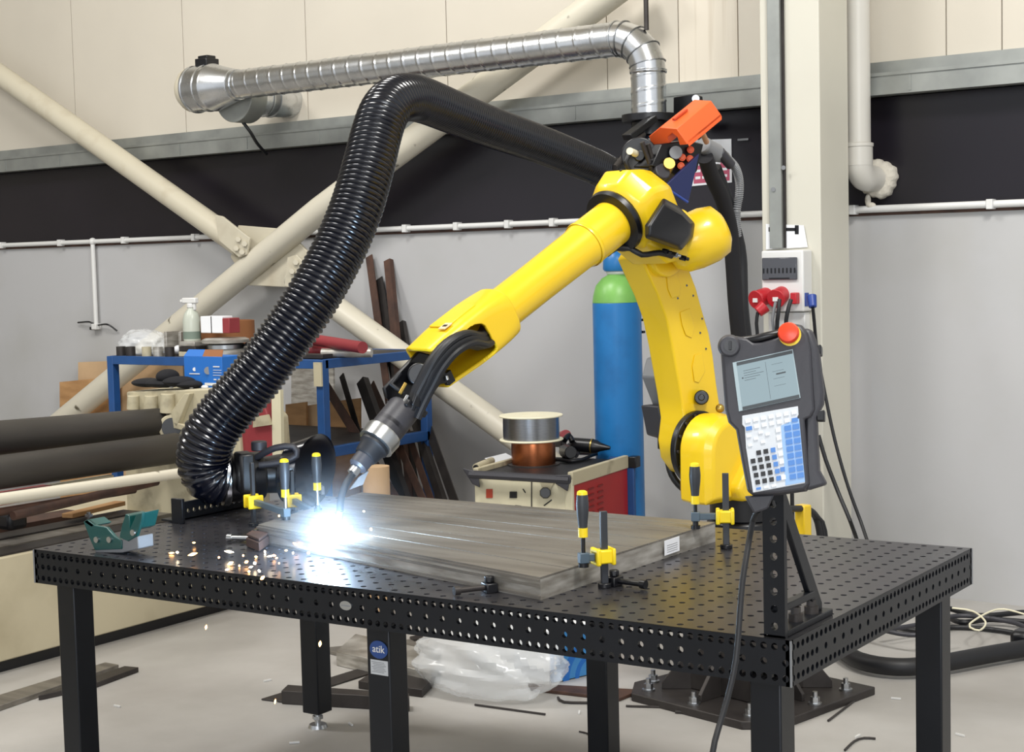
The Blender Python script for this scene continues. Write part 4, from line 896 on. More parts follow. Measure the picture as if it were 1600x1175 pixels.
tb = thing('pipe_offcut', 'short pale pipe lying on the front left corner of the welding machine', 'pipe', PZ(752, 722, zt_)); MB().tube([PZ(744, 730, zt_+.02), PZ(768, 720, zt_+.02)], .018, 20).build('tube', m_cast, tb); MB().tube([PZ(742.8, 730.5, zt_+.02), PZ(744.2, 730, zt_+.02)], .012, 16).build('bore', m_black, tb)
gun = thing('welding_gun', 'black welding gun and fittings heaped on the machine right of the spools', 'welding gun', PZ(905, 708, zt_))
g0 = PZ(893, 694, zt_+.07); g1 = PZ(934, 698, zt_+.06); gd = (g1-g0).normalized()
MB().lathe([(.02, 0), (.034, .01), (.036, .10), (.033, .13), (.022, .15), (.008, .20)], g0, gd, 24).build('nozzle_body', m_black, gun)
MB().cyl(g0+gd*.105, g0+gd*.11, .0375, n=24).build('brass_band', m_brass, gun)
MB().tube([PZ(900, 706, zt_+.03), PZ(930, 707, zt_+.02)], .016, 14).build('side_tube', m_steel, gun)
MB().tube(spline([PZ(882, 688, zt_+.10), PZ(889, 680, zt_+.12), PZ(894, 690, zt_+.09)]), .014).build('trigger_guard', m_black, gun)
MB().cyl(PZ(884, 705, zt_+.03), PZ(892, 707, zt_+.05), .035, .03, 20).build('handle_block', m_black, gun, bevel=.003)
MB().tube(spline([PZ(900, 712, zt_+.02), PZ(905, 698, zt_+.05), PZ(898, 690, zt_+.08), PZ(888, 697, zt_+.06), PZ(877, 700, zt_+.04)]), .012).build('gun_cable', m_dgrey, gun)
MB().tube(spline([PZ(868, 718, zt_+.012), PZ(900, 720, zt_+.012), PZ(930, 710, zt_+.012), PZ(950, 706, zt_+.012)]), .008).build('gun_cable', m_rubber, gun)
MB().box(PZ(876, 690, zt_+.06), (.04, .06, .05), MAX).build('bracket', m_dsteel, gun, bevel=.004)
tag(MB().cyl(PZ(878, 682, zt_+.05), PZ(884, 680, zt_+.10), .028, n=16).build('pink_cap', m_redd, None, bevel=.003), 'small dull red cap behind the silver spool on the machine', 'cap')

# ------------------------------------------------------------------ blue rack at the wall
yr = 3.0
rk0, rk1 = PY(176, 556, yr), PY(503, 562, yr); rz = (rk0.z+rk1.z)/2; x0, x1 = rk0.x, rk1.x; yb_ = 3.85
rack = thing('steel_rack', 'blue steel rack cluttered with parts standing at the wall on the left', 'rack', ((x0+x1)/2, 3.4, 0))
bw = .045
for y in (yr, yb_): MB().bb((x0, y-bw/2, rz-bw), (x1, y+bw/2, rz)).build('long_rail', m_frame, rack, bevel=.002)
for x in (x0, x1): MB().bb((x-bw/2, yr, rz-bw), (x+bw/2, yb_, rz)).build('cross_rail', m_frame, rack, bevel=.002)
for x, y in ((x0, yr), (x1, yr), (x0, yb_), (x1, yb_)): MB().bb((x-bw/2, y-bw/2-.001, 0), (x+bw/2, y+bw/2+.001, rz-.001)).build('leg', m_frame, rack, bevel=.002)
MB().bb((x0+.02, yr+.02, rz-.012), (x1-.02, yb_-.02, rz-.002)).build('shelf_plate', m_dsteel, rack)
zl = PY(510, 700, yr).z
MB().bb((x0, yr-bw/2, zl-.05), (x1, yr+bw/2, zl)).build('lower_rail', m_frame, rack, bevel=.002); MB().bb((x1-bw/2, yr, zl-.05), (x1+bw/2, yb_, zl)).build('lower_rail', m_frame, rack, bevel=.002)
MB().bb((x0+.02, yr+.02, zl-.012), (x1-.02, yb_-.02, zl-.002)).build('lower_shelf', m_dsteel, rack)
MB().box(PY(497, 585, yr-.03), (.05, .01, .12)).build('tag_plate', m_cast, rack)
def RZ(a, b, dz=0): return PZ(a, b, rz+dz)
def onr(a, y, dz=0): p = PY(a, 520, y); return V(p.x, y, rz+dz)
# row of short tube offcuts on the front rail
for k, (a, m_) in enumerate(((188, m_dsteel), (203, m_dsteel), (228, m_cast), (246, m_plates), (264, m_dsteel))):
    p = onr(a, yr+.03); tag(MB().lathe([(.026, 0), (.026, .05), (.020, .05), (.020, .001)], p, n=20).build('tube_offcut', m_), ('short dark tube at the left corner of the rack', 'second short dark tube from the left rack corner', 'short pale tube below the plastic bag on the rack', 'short grey tube on the rack, right of the pale one', 'short dark tube on the rack below the steel channel')[k], 'tube')
def bag(name, c, r, label, cat, m, seed=1, amp=.28, parent=None):
    rnd = random.Random(seed); k = [(V(rnd.uniform(-1, 1), rnd.uniform(-1, 1), rnd.uniform(-1, 1)).normalized(), rnd.uniform(3.5, 10), rnd.uniform(0, 6)) for _ in range(14)]
    mb = MB(); n_, m2 = 72, 44; rings = []
    for i in range(m2+1):
        a = -math.pi/2+math.pi*i/m2; ring = []
        for j in range(n_):
            b = 2*math.pi*j/n_; d = V(math.cos(a)*math.cos(b), math.cos(a)*math.sin(b), math.sin(a)) if 0 < i < m2 else V(0, 0, -1 if i == 0 else 1)
            s_ = 1+amp*sum(abs(math.sin(d.dot(u_)*f_+ph)) for u_, f_, ph in k)/14*1.6-amp*.9
            z = max(d.z*r[2]*s_, -r[2]*.80); ring.append(V(c[0]+d.x*r[0]*s_, c[1]+d.y*r[1]*s_, c[2]+z+r[2]*.80))
        rings.append(ring)
    return tag(mb.loft(rings).build(name, m, None, smooth=28), label, cat)
p = onr(225, yr+.17, .0); bag('plastic_bag', (p.x, p.y, rz+.001), (.17, .10, .075), 'crumpled clear plastic bag on the left end of the blue rack', 'plastic bag', m_film, 3)
ch = thing('steel_channel', 'rusty u-shaped steel channel standing on end on the blue rack', 'channel', onr(275, yr+.1))
p = onr(272, yr+.10); 
MB().bb((p.x-.07, p.y-.01, rz), (p.x-.05, p.y+.10, rz+.13)).bb((p.x+.04, p.y-.01, rz), (p.x+.06, p.y+.10, rz+.13)).bb((p.x-.07, p.y+.09, rz), (p.x+.06, p.y+.10, rz+.13)).build('channel_walls', m_plates, ch, bevel=.003)
MB().sphere(p+V(0, .03, .03), (.03, .03, .025)).build('white_rag', m_paper, ch)
for k in range(3):
    p = onr(302, yr+.07); tag(MB().box((p.x, p.y, rz+.014+k*.0275), (.13-.01*k, .10, .026)).build('steel_block', (m_cast, m_dsteel, m_plates)[k], bevel=.003), ('lowest flat block under the spray bottle', 'middle flat block under the spray bottle', 'topmost flat block under the spray bottle')[k], 'block')
sb_ = PY(300, 520, yr+.09); bz = rz+.083
spb = thing('spray_bottle', 'clear spray bottle with white trigger head on the blue rack', 'spray bottle', (sb_.x, sb_.y, bz))
MB().lathe([(.045, 0), (.047, .01), (.047, .11), (.038, .145), (.02, .17), (.018, .18)], (sb_.x, sb_.y, bz), n=28).build('bottle_body', mat('cloudy_plastic', 'b7bcb0', .3), spb)
MB().lathe([(.0476, .01), (.0476, .05)], (sb_.x, sb_.y, bz), n=28, cap=False).build('bottle_label', mat('label_green_grey', '6f7d72', .6), spb)
MB().lathe([(.022, .175), (.022, .20)], (sb_.x, sb_.y, bz), n=20).box((sb_.x-.005, sb_.y, bz+.215), (.10, .028, .03)).box((sb_.x-.06, sb_.y, bz+.212), (.03, .02, .018)).box((sb_.x+.028, sb_.y, bz+.185), (.012, .018, .045)).build('trigger_head', m_white, spb, bevel=.005)
cr = thing('cardboard_ring', 'brown cardboard ring box behind the white packet on the rack', 'box', onr(357, yr+.33))
p = onr(355, yr+.35); MB().lathe([(.165, .02), (.165, .18), (.158, .18), (.158, .03)], p, n=40, sc=(1, .8)).build('ring_wall', m_card, cr); MB().lathe([(.16, .02), (.16, .03)], p, n=40, sc=(1, .8)).build('ring_base', m_card, cr)
MB().cyl(p, p+V(0, 0, .02), .10, n=24).build('ring_foot', m_dsteel, cr)
pk = thing('packet', 'white packet with a red end propped on the silver discs', 'packet', onr(340, yr+.12, .08))
a_, b_ = PY(318, 520, yr+.10), PY(351, 494, yr+.10); c_ = PY(362, 494, yr+.10)
MB().bb((a_.x, yr+.08, a_.z), (b_.x, yr+.16, b_.z)).build('carton', m_paper, pk, bevel=.003); MB().bb((b_.x, yr+.08, a_.z), (c_.x, yr+.16, b_.z-.01)).build('red_end', m_redd, pk, bevel=.003)
MB().bb(((a_.x+b_.x)/2-.003, yr+.079, a_.z), ((a_.x+b_.x)/2+.003, yr+.081, b_.z)).build('carton_seam', m_dsteel, pk, smooth=0)
p = onr(352, yr+.12)
for k, (r, h, z) in enumerate(((.115, .04, 0), (.10, .03, .041), (.125, .025, .072))):
    tag(MB().lathe([(r, 0), (r, h*.7), (r*.85, h), (.01, h)], p+V(0, 0, z+.001), n=36).build('steel_disc', m_plates if k != 1 else m_steel, smooth=40), ('lowest silver disc under the white packet', 'middle silver disc under the white packet', 'topmost silver disc under the white packet')[k], 'disc')
tag(MB().sphere(onr(405, yr+.2, .045), (.10, .07, .045)).build('black_rag', m_cloth), 'dark rag on the rack beside the black hose', 'rag')
pl_ = ((478, .25, 566, .05, m_redd, 'dull red pipe on the rack, right of the black hose', .03), (485, .30, 560, .32, m_redd, 'second dull red pipe lying behind the first on the rack', .028), (492, .45, 568, .42, m_rust, 'brown pipe at the back of the rack, right of the hose', .026), (502, .12, 580, .22, m_plates, 'grey steel pipe along the right front edge of the rack', .024))
for a, ya, b, yb2, m_, lb_, r in pl_: tag(MB().tube([onr(a, yr+ya, r+(.06 if m_ is m_redd and yb2 < .2 else 0)), onr(b, yr+yb2, r+(.03 if m_ is m_redd and yb2 < .2 else 0))], r, 16).build('metal_pipe', m_), lb_, 'pipe')
tag(MB().box(onr(492, yr+.08, .012), (.16, .08, .022)).build('steel_plate', m_dsteel, bevel=.002), 'small dark plate at the right front corner of the rack', 'plate')

# boards leaning on the wall behind the rack
def board(q, off, label, m=m_woodp, th=.015, name='board'):
    return tag(MB().prism([PW(a, b, off) for a, b in q], WN*th).build(name, m, None, bevel=.001), label, 'board')
board([(122, 566), (283, 560), (290, 900), (122, 900)], .06, 'tall pale plywood board at the wall behind the left rack leg')
board([(93, 597), (185, 588), (190, 900), (95, 900)], .09, 'lower plywood board at the wall, in front of the tall one', m_wood)
board([(446, 632), (478, 628), (480, 800), (446, 800)], .4, 'plywood board below the rack, left of its right front leg', m_wood)
board([(478, 634), (497, 631), (497, 800), (479, 800)], .36, 'narrow plywood board beside the right front leg of the rack', m_woodp)
board([(515, 628), (562, 622), (562, 800), (516, 800)], .42, 'orange plywood board right of the rack leg, behind the torch', m_wood)
board([(455, 570), (520, 568), (522, 640), (455, 640)], .14, 'grey sheet standing on the wall side under the rack top', m_plates)

# steel profiles leaning on the wall
def lean(top, bot, w, m, label, o0=.03, o1=.42, ang=True):
    a, b = PW(*top, o0), PW(*bot, o1); d = (b-a).normalized(); b = a+d*((a.z-.01)/-d.z); X_ = d.cross(WN).normalized(); Y_ = X_.cross(d)
    if ang: pts = [(-w/2, 0), (w/2, 0), (w/2, .006), (-w/2+.006, .006), (-w/2+.006, w*.7), (-w/2, w*.7)]
    else: pts = [(-w/2, 0), (w/2, 0), (w/2, w*.6), (-w/2, w*.6)]
    mb = MB().loft([[p+X_*x+Y_*y for x, y in pts] for p in (a, b)])
    return tag(mb.build('steel_profile', m, None), label, 'steel profile', 'steel profiles leaning on the wall')
lean((576, 400), (628, 780), .055, m_rust, 'tallest rusty steel angle leaning on the wall')
lean((590, 436), (650, 780), .075, m_dsteel, 'wide dark flat leaning just right of the tallest angle')
lean((604, 406), (640, 780), .05, m_rust, 'brown square bar leaning right of the tallest angle', ang=False)
lean((625, 503), (672, 780), .045, m_dsteel, 'short grey bar leaning right of the tall brown bar', ang=False)
lean((507, 600), (618, 780), .06, m_rust, 'brown channel slanting down from the rack leg', .6, .8)
lean((533, 586), (590, 780), .04, m_dsteel, 'thin dark bar leaning beside the rack leg', .5, .8)
lean((562, 594), (628, 780), .065, m_dsteel, 'dark square tube behind the torch neck', .5, .75, False)
lean((580, 600), (660, 780), .05, m_rust, 'brown angle leaning behind the torch collar', .4, .8)
lean((640, 640), (690, 790), .05, m_dsteel, 'dark bar leaning just right of the torch', .35, .7, False)
lean((648, 610), (712, 790), .06, m_dsteel, 'rightmost dark angle of the leaning profiles', .3, .7)
lean((610, 600), (676, 790), .045, m_rust, 'reddish angle leaning under the robot wrist', .35, .7)
lp = PDp(588, 755, 7.3); tag(MB().cyl((lp.x, lp.y, 0), (lp.x, lp.y, PDp(588, 728, 7.3).z), .062, n=24).build('cardboard_tube', m_woodp), 'upright pale cardboard tube behind the welding torch', 'tube')

# ------------------------------------------------------------------ plate rolling machine on the left
XM = -3.9
bz1 = PX(0, 872, XM).z; bzk = PX(0, 1049, XM).z
rm = thing('rolling_machine', 'plate rolling machine with two dark rollers on a beige bed at the left', 'rolling machine', (-4.3, 0, 0))
MB().bb((XM-1.0, -3.5, max(bzk, .05)), (XM, 2.62, bz1)).build('bed', m_base, rm, bevel=.006)
MB().bb((XM-.97, -3.5, 0), (XM-.03, 2.58, max(bzk, .05)+.001)).build('bed_plinth', m_black, rm)
xr1, xr2 = -4.15, -3.98
def rollp(a, b, x): return PX(a, b, x)
a1, b1 = rollp(0, 684, xr1), rollp(247, 662, xr1); d = (b1-a1); MB().cyl(a1-d*3, b1, .073, n=40).build('upper_roller', m_roll, rm, bevel=.004)
a2, b2 = rollp(0, 738, xr2), rollp(282, 699, xr2); d2 = (b2-a2); mb = MB().lathe([(.070, 0), (.070, (d2*4).length-.03), (.062, (d2*4).length-.008), (.04, (d2*4).length)], a2-d2*3, d2, 40); mb.build('lower_roller', m_roll, rm, smooth=50)
MB().cyl(b1, b1+d.normalized()*.35, .03, n=24).build('roller_shaft', m_dsteel, rm)
yh = b1.y+.02
def H(a, b, y=yh): return PY(a, b, y)
hs = MB().prism([H(a, b) for a, b in ((197, 612), (330, 607), (372, 660), (380, 760), (230, 770), (232, 690), (212, 668), (200, 650))], (0, .34, 0)); hs.build('bearing_housing', m_cast, rm, bevel=.008)
for a, b, a2_, b2_, r in ((236, 640, 236, 618, .034), (262, 645, 262, 615, .036), (208, 640, 208, 618, .03)):
    MB().cyl(PY(a, b, yh-.02), PY(a2_, b2_, yh-.02), r, r*.9, 20).build('casting_post', m_cast, rm, bevel=.003)
MB().prism([H(a, b, yh-.03) for a, b in ((288, 615), (296, 615), (276, 668), (262, 650))], (0, .03, 0)).prism([H(a, b, yh-.03) for a, b in ((240, 650), (300, 668), (300, 676), (240, 662))], (0, .03, 0)).build('casting_rib', m_cast, rm, bevel=.003)
MB().cyl(H(268, 668, yh-.035), H(268, 668, yh+.01), .06, n=32).build('bearing_ring', m_cast, rm, bevel=.004); MB().cyl(H(268, 668, yh-.037), H(268, 668, yh-.02), .045, n=32).build('bearing_bore', m_black, rm)
MB().prism([H(a, b, yh+.02) for a, b in ((318, 608), (400, 604), (415, 640), (426, 672), (426, 760), (372, 760), (366, 660), (330, 640))], (0, .07, 0)).build('red_guard', m_redd, rm, bevel=.006)
MB().prism([H(a, b, yh+.02) for a, b in ((424, 612), (438, 609), (441, 770), (427, 770))], (0, .02, 0)).build('side_panel', m_mcream, rm)
MB().prism([H(a, b, yh+.005) for a, b in ((395, 652), (416, 648), (422, 664), (395, 668))], (0, .02, 0)).build('guard_stripe', m_cast, rm)
for y_ in (-2.5,): pass
MB().bb((-4.35, yh-.05, bz1), (-3.85, yh+.4, H(300, 720).z)).build('housing_base', m_cast, rm, bevel=.005)
# things lying along the machine
def along(a, b, a2, b2, x, r, m, label, name='metal_pipe', ext=1.5, n=20, cat='pipe'):
    p, q = PX(a, b, x), PX(a2, b2, x); d = q-p; return tag(MB().tube([p-d*ext, q], r, n).build(name, m), label, cat)
along(0, 780, 292, 738, -3.80, .024, m_creamc, 'chipped cream pipe lying in front of the two rollers')
along(20, 806, 245, 752, -3.86, .019, m_rust, 'rusty pipe below the cream pipe on the machine bed', ext=.0)
along(0, 800, 210, 765, -4.0, .017, m_rust, 'thin brown pipe behind the rusty one')
p, q = PX(0, 770, -4.05), PX(75, 765, -4.05); tag(MB().bb((-4.08, p.y-1.5, p.z-.05), (-4.03, q.y, p.z+.0)).build('red_beam', m_redp), 'red beam end below the rollers at the left edge', 'beam')
tag(MB().bb((-4.07, q.y+.01, p.z-.045), (-4.03, q.y+.35, p.z+.0)).build('white_beam', m_mcream), 'pale beam end to the right of the red beam', 'beam')
mb = None
for k, (x, w, y1, z, m_, lb_) in enumerate(((-3.98, .12, 2.2, .004, m_dsteel, 'flat steel sheet along the front edge of the machine bed'), (-4.12, .13, 2.35, .006, m_plate, 'second steel sheet from the front on the machine bed'), (-4.26, .13, 2.1, .012, m_dsteel, 'third steel sheet from the front on the machine bed'), (-4.42, .16, 1.9, .03, m_rust, 'rusty sheet furthest back on the machine bed'))):
    tag(MB().bb((x-w/2, -3.2, bz1+.001), (x+w/2, y1, bz1+.006+z)).build('steel_sheet', m_, None, bevel=.001), lb_, 'steel sheet')
p, q = PZ(105, 806, bz1+.05), PZ(188, 786, bz1+.05); d = (q-p).normalized(); tag(MB().box((p+q)/2, ((q-p).length, .06, .02), (d, Z3.cross(d), Z3)).build('wood_strip', m_wood, None, bevel=.002), 'pale wooden strip on the sheets below the pipes', 'wood strip')
tag(MB().box(PZ(18, 812, bz1+.09), (.10, .10, .08)).build('black_block', m_black, None, bevel=.02), 'black block on the sheets at the left picture edge', 'block')
# on top of the housing
zh = H(300, 609).z
bx_ = thing('blue_carton', 'blue carton with white print on top of the rolling machine housing', 'carton', PY(318, 608, yh+.1))
c0, c1 = PY(289, 610, yh+.08), PY(346, 547, yh+.08); sp_ = PY(325, 600, yh+.08).x; zt2 = PY(318, 557, yh+.08).z
MB().bb((c0.x, yh+.08, zh+.003), (c1.x, yh+.22, zt2)).build('box', m_bbox, bx_, bevel=.002)
MB().prism([V(c0.x, yh+.08, zt2), V(sp_-.03, yh+.08, zt2), V(sp_-.03, yh+.10, c1.z), V(c0.x+.015, yh+.10, c1.z)], (0, .003, 0)).build('open_flap', m_bbox, bx_); MB().prism([V(sp_-.03, yh+.081, zt2), V(c1.x, yh+.081, zt2), V(c1.x-.01, yh+.10, c1.z), V(sp_-.03, yh+.10, c1.z)], (0, .003, 0)).build('inner_flap', m_card, bx_)
mb = MB(); fy = yh+.0785
def FB(a, b, a2, b2): p, q = PY(a, b, fy), PY(a2, b2, fy); mb.bb((p.x, fy-.001, q.z), (q.x, fy+.001, p.z))
FB(296, 583, 312, 585); FB(333, 572, 343, 574); FB(333, 578, 346, 579); FB(333, 582, 346, 583); FB(333, 586, 345, 587); FB(334, 592, 338, 594); FB(341, 592, 344, 594); FB(320, 598, 346, 603)
mb.build('printed_text', m_white, bx_, smooth=0)
MB().cyl(PY(304, 577, fy+.002), PY(304, 577, fy-.001), .009, n=20).build('printed_logo', m_white, bx_, smooth=0)
MB().cyl(PY(325, 579, fy+.002), PY(325, 579, fy-.001), .018, n=20).build('printed_diagram', m_mgrey, bx_, smooth=0)
cl = MB()
for a, b, r in ((262, 588, (.05, .06, .035)), (280, 596, (.09, .07, .025)), (232, 602, (.09, .07, .022)), (255, 600, (.13, .07, .022)), (295, 602, (.07, .06, .02))):
    p = PY(a, b, yh+.05); cl.sphere((p.x, p.y, max(p.z, zh+r[2])), r)
tag(cl.build('black_cloth', m_cloth), 'black gloves and cloth heaped on the rolling machine housing', 'cloth')
for k, (a, b) in enumerate(((268, 604), (299, 606), (320, 606), (352, 604))): 
    p = PY(a, b, yh+.03); tag(MB().sphere((p.x, p.y, zh+.011), (.012+.008*(k == 2), .012, .010)).build('white_knob', m_white), ('white knob on the black cloth', 'small white knob right of the black cloth', 'larger white knob in front of the blue carton', 'white knob right of the blue carton')[k], 'knob')

# ------------------------------------------------------------------ floor clutter
def flat(q, h, m, label, name='steel_offcut', cat='steel offcut', bevel=.002, z=0):
    return tag(MB().prism([PZ(a, b, z+.001) for a, b in q], (0, 0, h)).build(name, m, None, bevel=bevel), label, cat)
flat([(-60, 1112), (165, 1042), (186, 1046), (-20, 1118)], .02, m_plate, 'long flat bar on the floor at the lower left')
flat([(60, 1095), (195, 1048), (217, 1050), (150, 1075)], .02, m_dsteel, 'shorter flat bar on the floor, right of the long one')
flat([(408, 1094), (440, 1098), (585, 1052), (575, 1042)], .006, m_dsteel, 'dark flat plate on the floor left of the middle table leg')
tag(MB().prism([PZ(a, b, .001) for a, b in ((440, 1100), (640, 1112), (640, 1104), (450, 1090))], (0, 0, .05)).build('steel_channel', m_dsteel, None, bevel=.003), 'dark perforated strip on the floor behind the middle table leg', 'steel offcut')
flat([(526, 1040), (556, 1012), (690, 1042), (672, 1075)], .06, m_plates, 'grey box section offcut beneath the table left of the plastic bag')
flat([(560, 1076), (660, 1090), (690, 1060), (600, 1050)], .03, m_dsteel, 'dark offcut under the grey box section', z=0)
flat([(500, 1018), (640, 1004), (680, 1020), (560, 1034)], .015, m_plate, 'pale plate on the floor at the back, left of the bag')
flat([(825, 1072), (1002, 1082), (968, 1096), (830, 1080)], .012, m_rust, 'brown plate on the floor right of the plastic bag')
flat([(640, 998), (690, 988), (694, 991), (644, 1003)], .01, m_dsteel, 'thin dark bar on the floor behind the table apron')
def rod(pts, label, r=.003, m=m_dsteel, name='wire_offcut', cat='wire'):
    return tag(MB().tube(spline([PZ(a, b, r+.001) for a, b in pts], .03), r, 8).build(name, m), label, cat)
rod([(742, 1101), (852, 1116)], 'thin dark rod on the floor in front of the plastic bag', .004)
rod([(872, 1090), (882, 1097), (930, 1098)], 'bent dark rod left of the back middle leg', .005)
rod([(978, 1103), (1050, 1105)], 'short rod on the floor left of the robot base', .004)
rod([(1294, 1126), (1356, 1079)], 'straight dark rod on the floor right of the robot base', .004)
rod([(1320, 1172), (1335, 1158), (1350, 1153), (1368, 1154)], 'bent wire on the floor near the lower right', .004)
rod([(905, 1143), (918, 1146), (925, 1152)], 'tiny curled wire between the middle legs', .003)
rod([(1055, 1112), (1082, 1113)], 'short dark scrap beside the robot base plate', .006)
for k, (a, b) in enumerate(((183, 1103), (418, 1063), (548, 1131), (460, 1160), (905, 1113), (1400, 1091), (1340, 1150), (1500, 1148))):
    p = PZ(a, b, .004); tag(MB().box(p, (.035, .006, .006), (V(math.cos(k*1.3), math.sin(k*1.3), 0), V(-math.sin(k*1.3), math.cos(k*1.3), 0), Z3)).build('paper_scrap', m_white), 'tiny white scrap on the concrete floor', 'scrap', 'tiny white scraps on the floor')
# plastic bag and the blue box behind it
pb_ = PZ(772, 1085, 0); bag('plastic_bag', (pb_.x-.04, pb_.y+.03, .002), (.30, .20, .15), 'large crumpled clear plastic bag on the floor beneath the table', 'plastic bag', m_film, 8, .34)
pb2 = PZ(818, 1068, 0); bag('plastic_bag', (pb2.x-.16, pb2.y+.12, .002), (.17, .14, .19), 'smaller crumpled plastic bag behind the large one', 'plastic bag', m_film, 12, .3)
bb_ = thing('blue_white_box', 'blue and white cardboard box on the floor right of the plastic bag', 'box', PZ(880, 1063, 0))
u0, u1 = PZ(862, 1068, 0), PZ(930, 1052, 0); d = (u1-u0).normalized(); e = V(-d.y, d.x, 0)
MB().box((u0+u1)/2+e*.12+Z3*.10, ((u1-u0).length, .22, .20), (d, e, Z3)).build('carton', m_paper, bb_, bevel=.002)
MB().box((u0+u1)/2-e*.0+Z3*.10, ((u1-u0).length*.98, .018, .19), (d, e, Z3)).build('blue_print', mat('box_blue', '3f86c4', .5), bb_, smooth=0)
mb = MB(); cc = u1-e*.010+Z3*.0; 
for r0_, r1_ in ((.07, .09), (.12, .15)):
    pts = [(cc-d*.02)+(-d)*(r*math.cos(a))+Z3*(r*math.sin(a)) for r, rng in ((r0_, range(9)), (r1_, range(8, -1, -1))) for a in [math.pi/2*k/8 for k in rng]]
    mb.prism(pts, e*.001)
mb.build('printed_arc', m_bbox, bb_, smooth=0)
mb = MB()
for k in range(7): mb.box(u0+d*.012-e*.0105+Z3*(.04+k*.02), (.010, .001, .012), (d, e, Z3))
mb.build('printed_words', m_white, bb_, smooth=0)
# hoses and cables on the floor at the right
tag(MB().tube(spline([PZ(1262, 985, .045), PZ(1310, 1012, .045), PZ(1345, 1033, .045), PZ(1400, 1042, .045), PZ(1460, 1038, .045), PZ(1560, 1020, .045), PZ(1680, 1000, .045)], .03), .034, 20).build('floor_hose', m_rubber), 'thick black hose curving over the floor under the right table end', 'hose')
cabs = (([(1360, 968), (1430, 985), (1490, 980), (1560, 985), (1640, 1000)], .011, m_rubber, 'black cable nearest the table in the heap at the wall'),
        ([(1470, 955), (1500, 972), (1550, 968), (1640, 975)], .012, m_rubber, 'second black cable in the heap at the wall'),
        ([(1480, 950), (1530, 962), (1600, 957), (1650, 960)], .012, m_rubber, 'third black cable in the heap, below the wall'),
        ([(1380, 985), (1440, 975), (1500, 962), (1580, 972), (1620, 990)], .010, m_dgrey, 'dark grey cable crossing the others in the heap'),
        ([(1340, 975), (1420, 992), (1480, 985)], .010, m_dgrey, 'dark grey cable under the right table end'),
        ([(1488, 950), (1520, 955), (1540, 972), (1530, 985), (1515, 975), (1560, 952), (1610, 962)], .004, m_spool, 'thin cream cord tangled over the cable heap'))
for k, (pts, r, m_, lb_) in enumerate(cabs): 
    tag(MB().tube(spline([PZ(a, b, r+.002+.016*k) for a, b in pts], .03), r, 10).build('floor_cable', m_), lb_, 'cable')
tag(MB().box(PZ(1598, 1003, .05), (.08, .1, .1)).build('floor_fitting', m_black, None, bevel=.02), 'black fitting on the floor at the right picture edge', 'fitting')

# ------------------------------------------------------------------ welding arc and sparks
arc = emis('arc_light', (.75, .88, 1), 55)
ap = WELD-ray(526, 842).normalized()*.07-Z3*.008
tag(MB().sphere(ap+V(0, -.005, .0), (.040, .036, .034)).build('welding_arc', arc), 'white hot welding arc at the torch tip on the panel edge', 'welding arc')
l = bpy.data.lights.new('arc_light', 'POINT'); l.energy = 15; l.color = (.50, .73, 1); l.shadow_soft_size = .03
lo = bpy.data.objects.new('arc_light', l); COL.objects.link(lo); lo.location = ap+V(.0, -.045, .045)
sm = bpy.data.materials.new('arc_glow_smoke'); sm.use_nodes = True; nt = sm.node_tree; nt.nodes.remove(nt.nodes['Principled BSDF'])  # smoke volume added so the arc's glow spreads around it
vs_ = nt.nodes.new('ShaderNodeVolumeScatter'); vs_.inputs['Color'].default_value = (.8, .9, 1, 1); vs_.inputs['Anisotropy'].default_value = .2
tc = nt.nodes.new('ShaderNodeTexCoord'); vl = nt.nodes.new('ShaderNodeVectorMath'); vl.operation = 'LENGTH'; nt.links.new(tc.outputs['Object'], vl.inputs[0])
mr = nt.nodes.new('ShaderNodeMapRange'); mr.inputs[1].default_value = .02; mr.inputs[2].default_value = .30; mr.inputs[3].default_value = 1; mr.inputs[4].default_value = 0; nt.links.new(vl.outputs['Value'], mr.inputs[0])
pw = nt.nodes.new('ShaderNodeMath'); pw.operation = 'POWER'; pw.inputs[1].default_value = 2.2; nt.links.new(mr.outputs[0], pw.inputs[0])
ml = nt.nodes.new('ShaderNodeMath'); ml.operation = 'MULTIPLY'; ml.inputs[1].default_value = .75; nt.links.new(pw.outputs[0], ml.inputs[0])
nt.links.new(ml.outputs[0], vs_.inputs['Density']); nt.links.new(vs_.outputs[0], nt.nodes['Material Output'].inputs['Volume'])
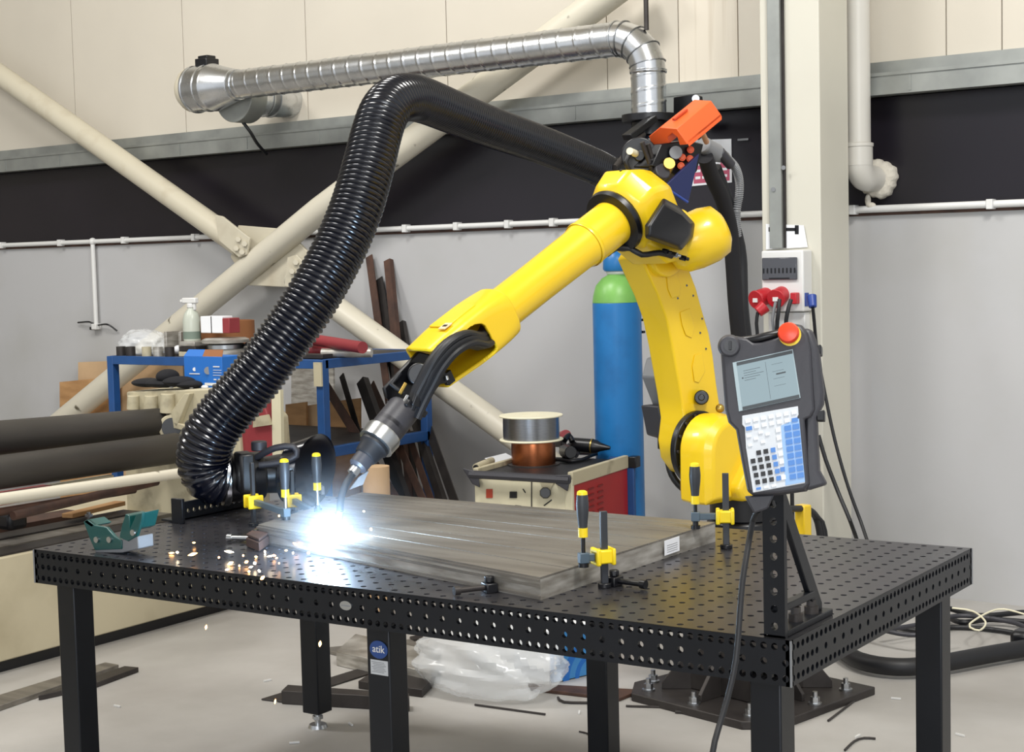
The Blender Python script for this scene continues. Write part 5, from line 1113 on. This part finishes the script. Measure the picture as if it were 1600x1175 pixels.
mb = MB().sphere(V(0, 0, 0), .31, n=32, m=20); so = mb.build('arc_glow_smoke', sm); so.location = ap; so.data.transform(Matrix.Translation((0, 0, -.31)))
tag(so, 'bluish smoke volume added to spread the glow of the arc', 'smoke', kind='stuff')
spk = emis('spark_glow', (1, .48, .16), 9); spw = emis('spark_core', (1, .78, .5), 14)
SPK = [(268, 864, 6, 0), (277, 863, 3, 1), (301, 866, 9, 0), (303, 848, 4, 0), (358, 862, 9, 1), (360, 880, 6, 0), (355, 890, 4, 1), (342, 871, 2, 0), (385, 878, 4, 0), (392, 886, 5, 1), (400, 870, 3, 0), (410, 903, 7, 0), (422, 869, 7, 1), (428, 868, 4, 0), (425, 833, 6, 0), (432, 834, 5, 1), (436, 806, 5, 0), (450, 838, 8, 1), (455, 846, 4, 0), (462, 850, 7, 0), (470, 842, 5, 1), (466, 833, 3, 0), (476, 856, 5, 0), (441, 850, 4, 1), (447, 860, 3, 0), (389, 893, 3, 0), (398, 880, 3, 1), (432, 872, 3, 0), (322, 980, 5, 0), (500, 1006, 6, 0), (430, 1096, 5, 0), (548, 820, 3, 1), (578, 823, 2, 1), (567, 796, 2, 1), (380, 868, 2, 0), (414, 862, 2, 1), (436, 880, 2, 0), (458, 864, 2, 1), (482, 864, 3, 0), (488, 850, 3, 0), (374, 884, 2, 0), (405, 892, 2, 1)]
for k, (a, b, s, hot) in enumerate(SPK):
    if b > 950: c_ = PY(a, b, .1 if b < 1100 else -.05); d = V(.25, 0, 1)
    elif a > 540: c_ = ap+RR*((a-526)/540)+UU*((842-b)/540); d = V(1, 0, .6)
    else: c_ = PZ(a, b, TZ+.004+.03*((k*37) % 5)/5); d = V(c_.x-ap.x, c_.y-ap.y, c_.z-ap.z+.08*math.sin(k*2.1))
    d.normalize(); h = s/540*.8; r = .0028+.0008*(k % 3)
    mb = MB().lathe([(.0004, -h), (r*.7, -h*.5), (r, 0), (r*.7, h*.5), (.0004, h)], c_, d, 8)
    tag(mb.build('spark', spw if hot else spk), 'tiny glowing orange spark thrown off the welding arc', 'spark', 'sparks around the welding arc')
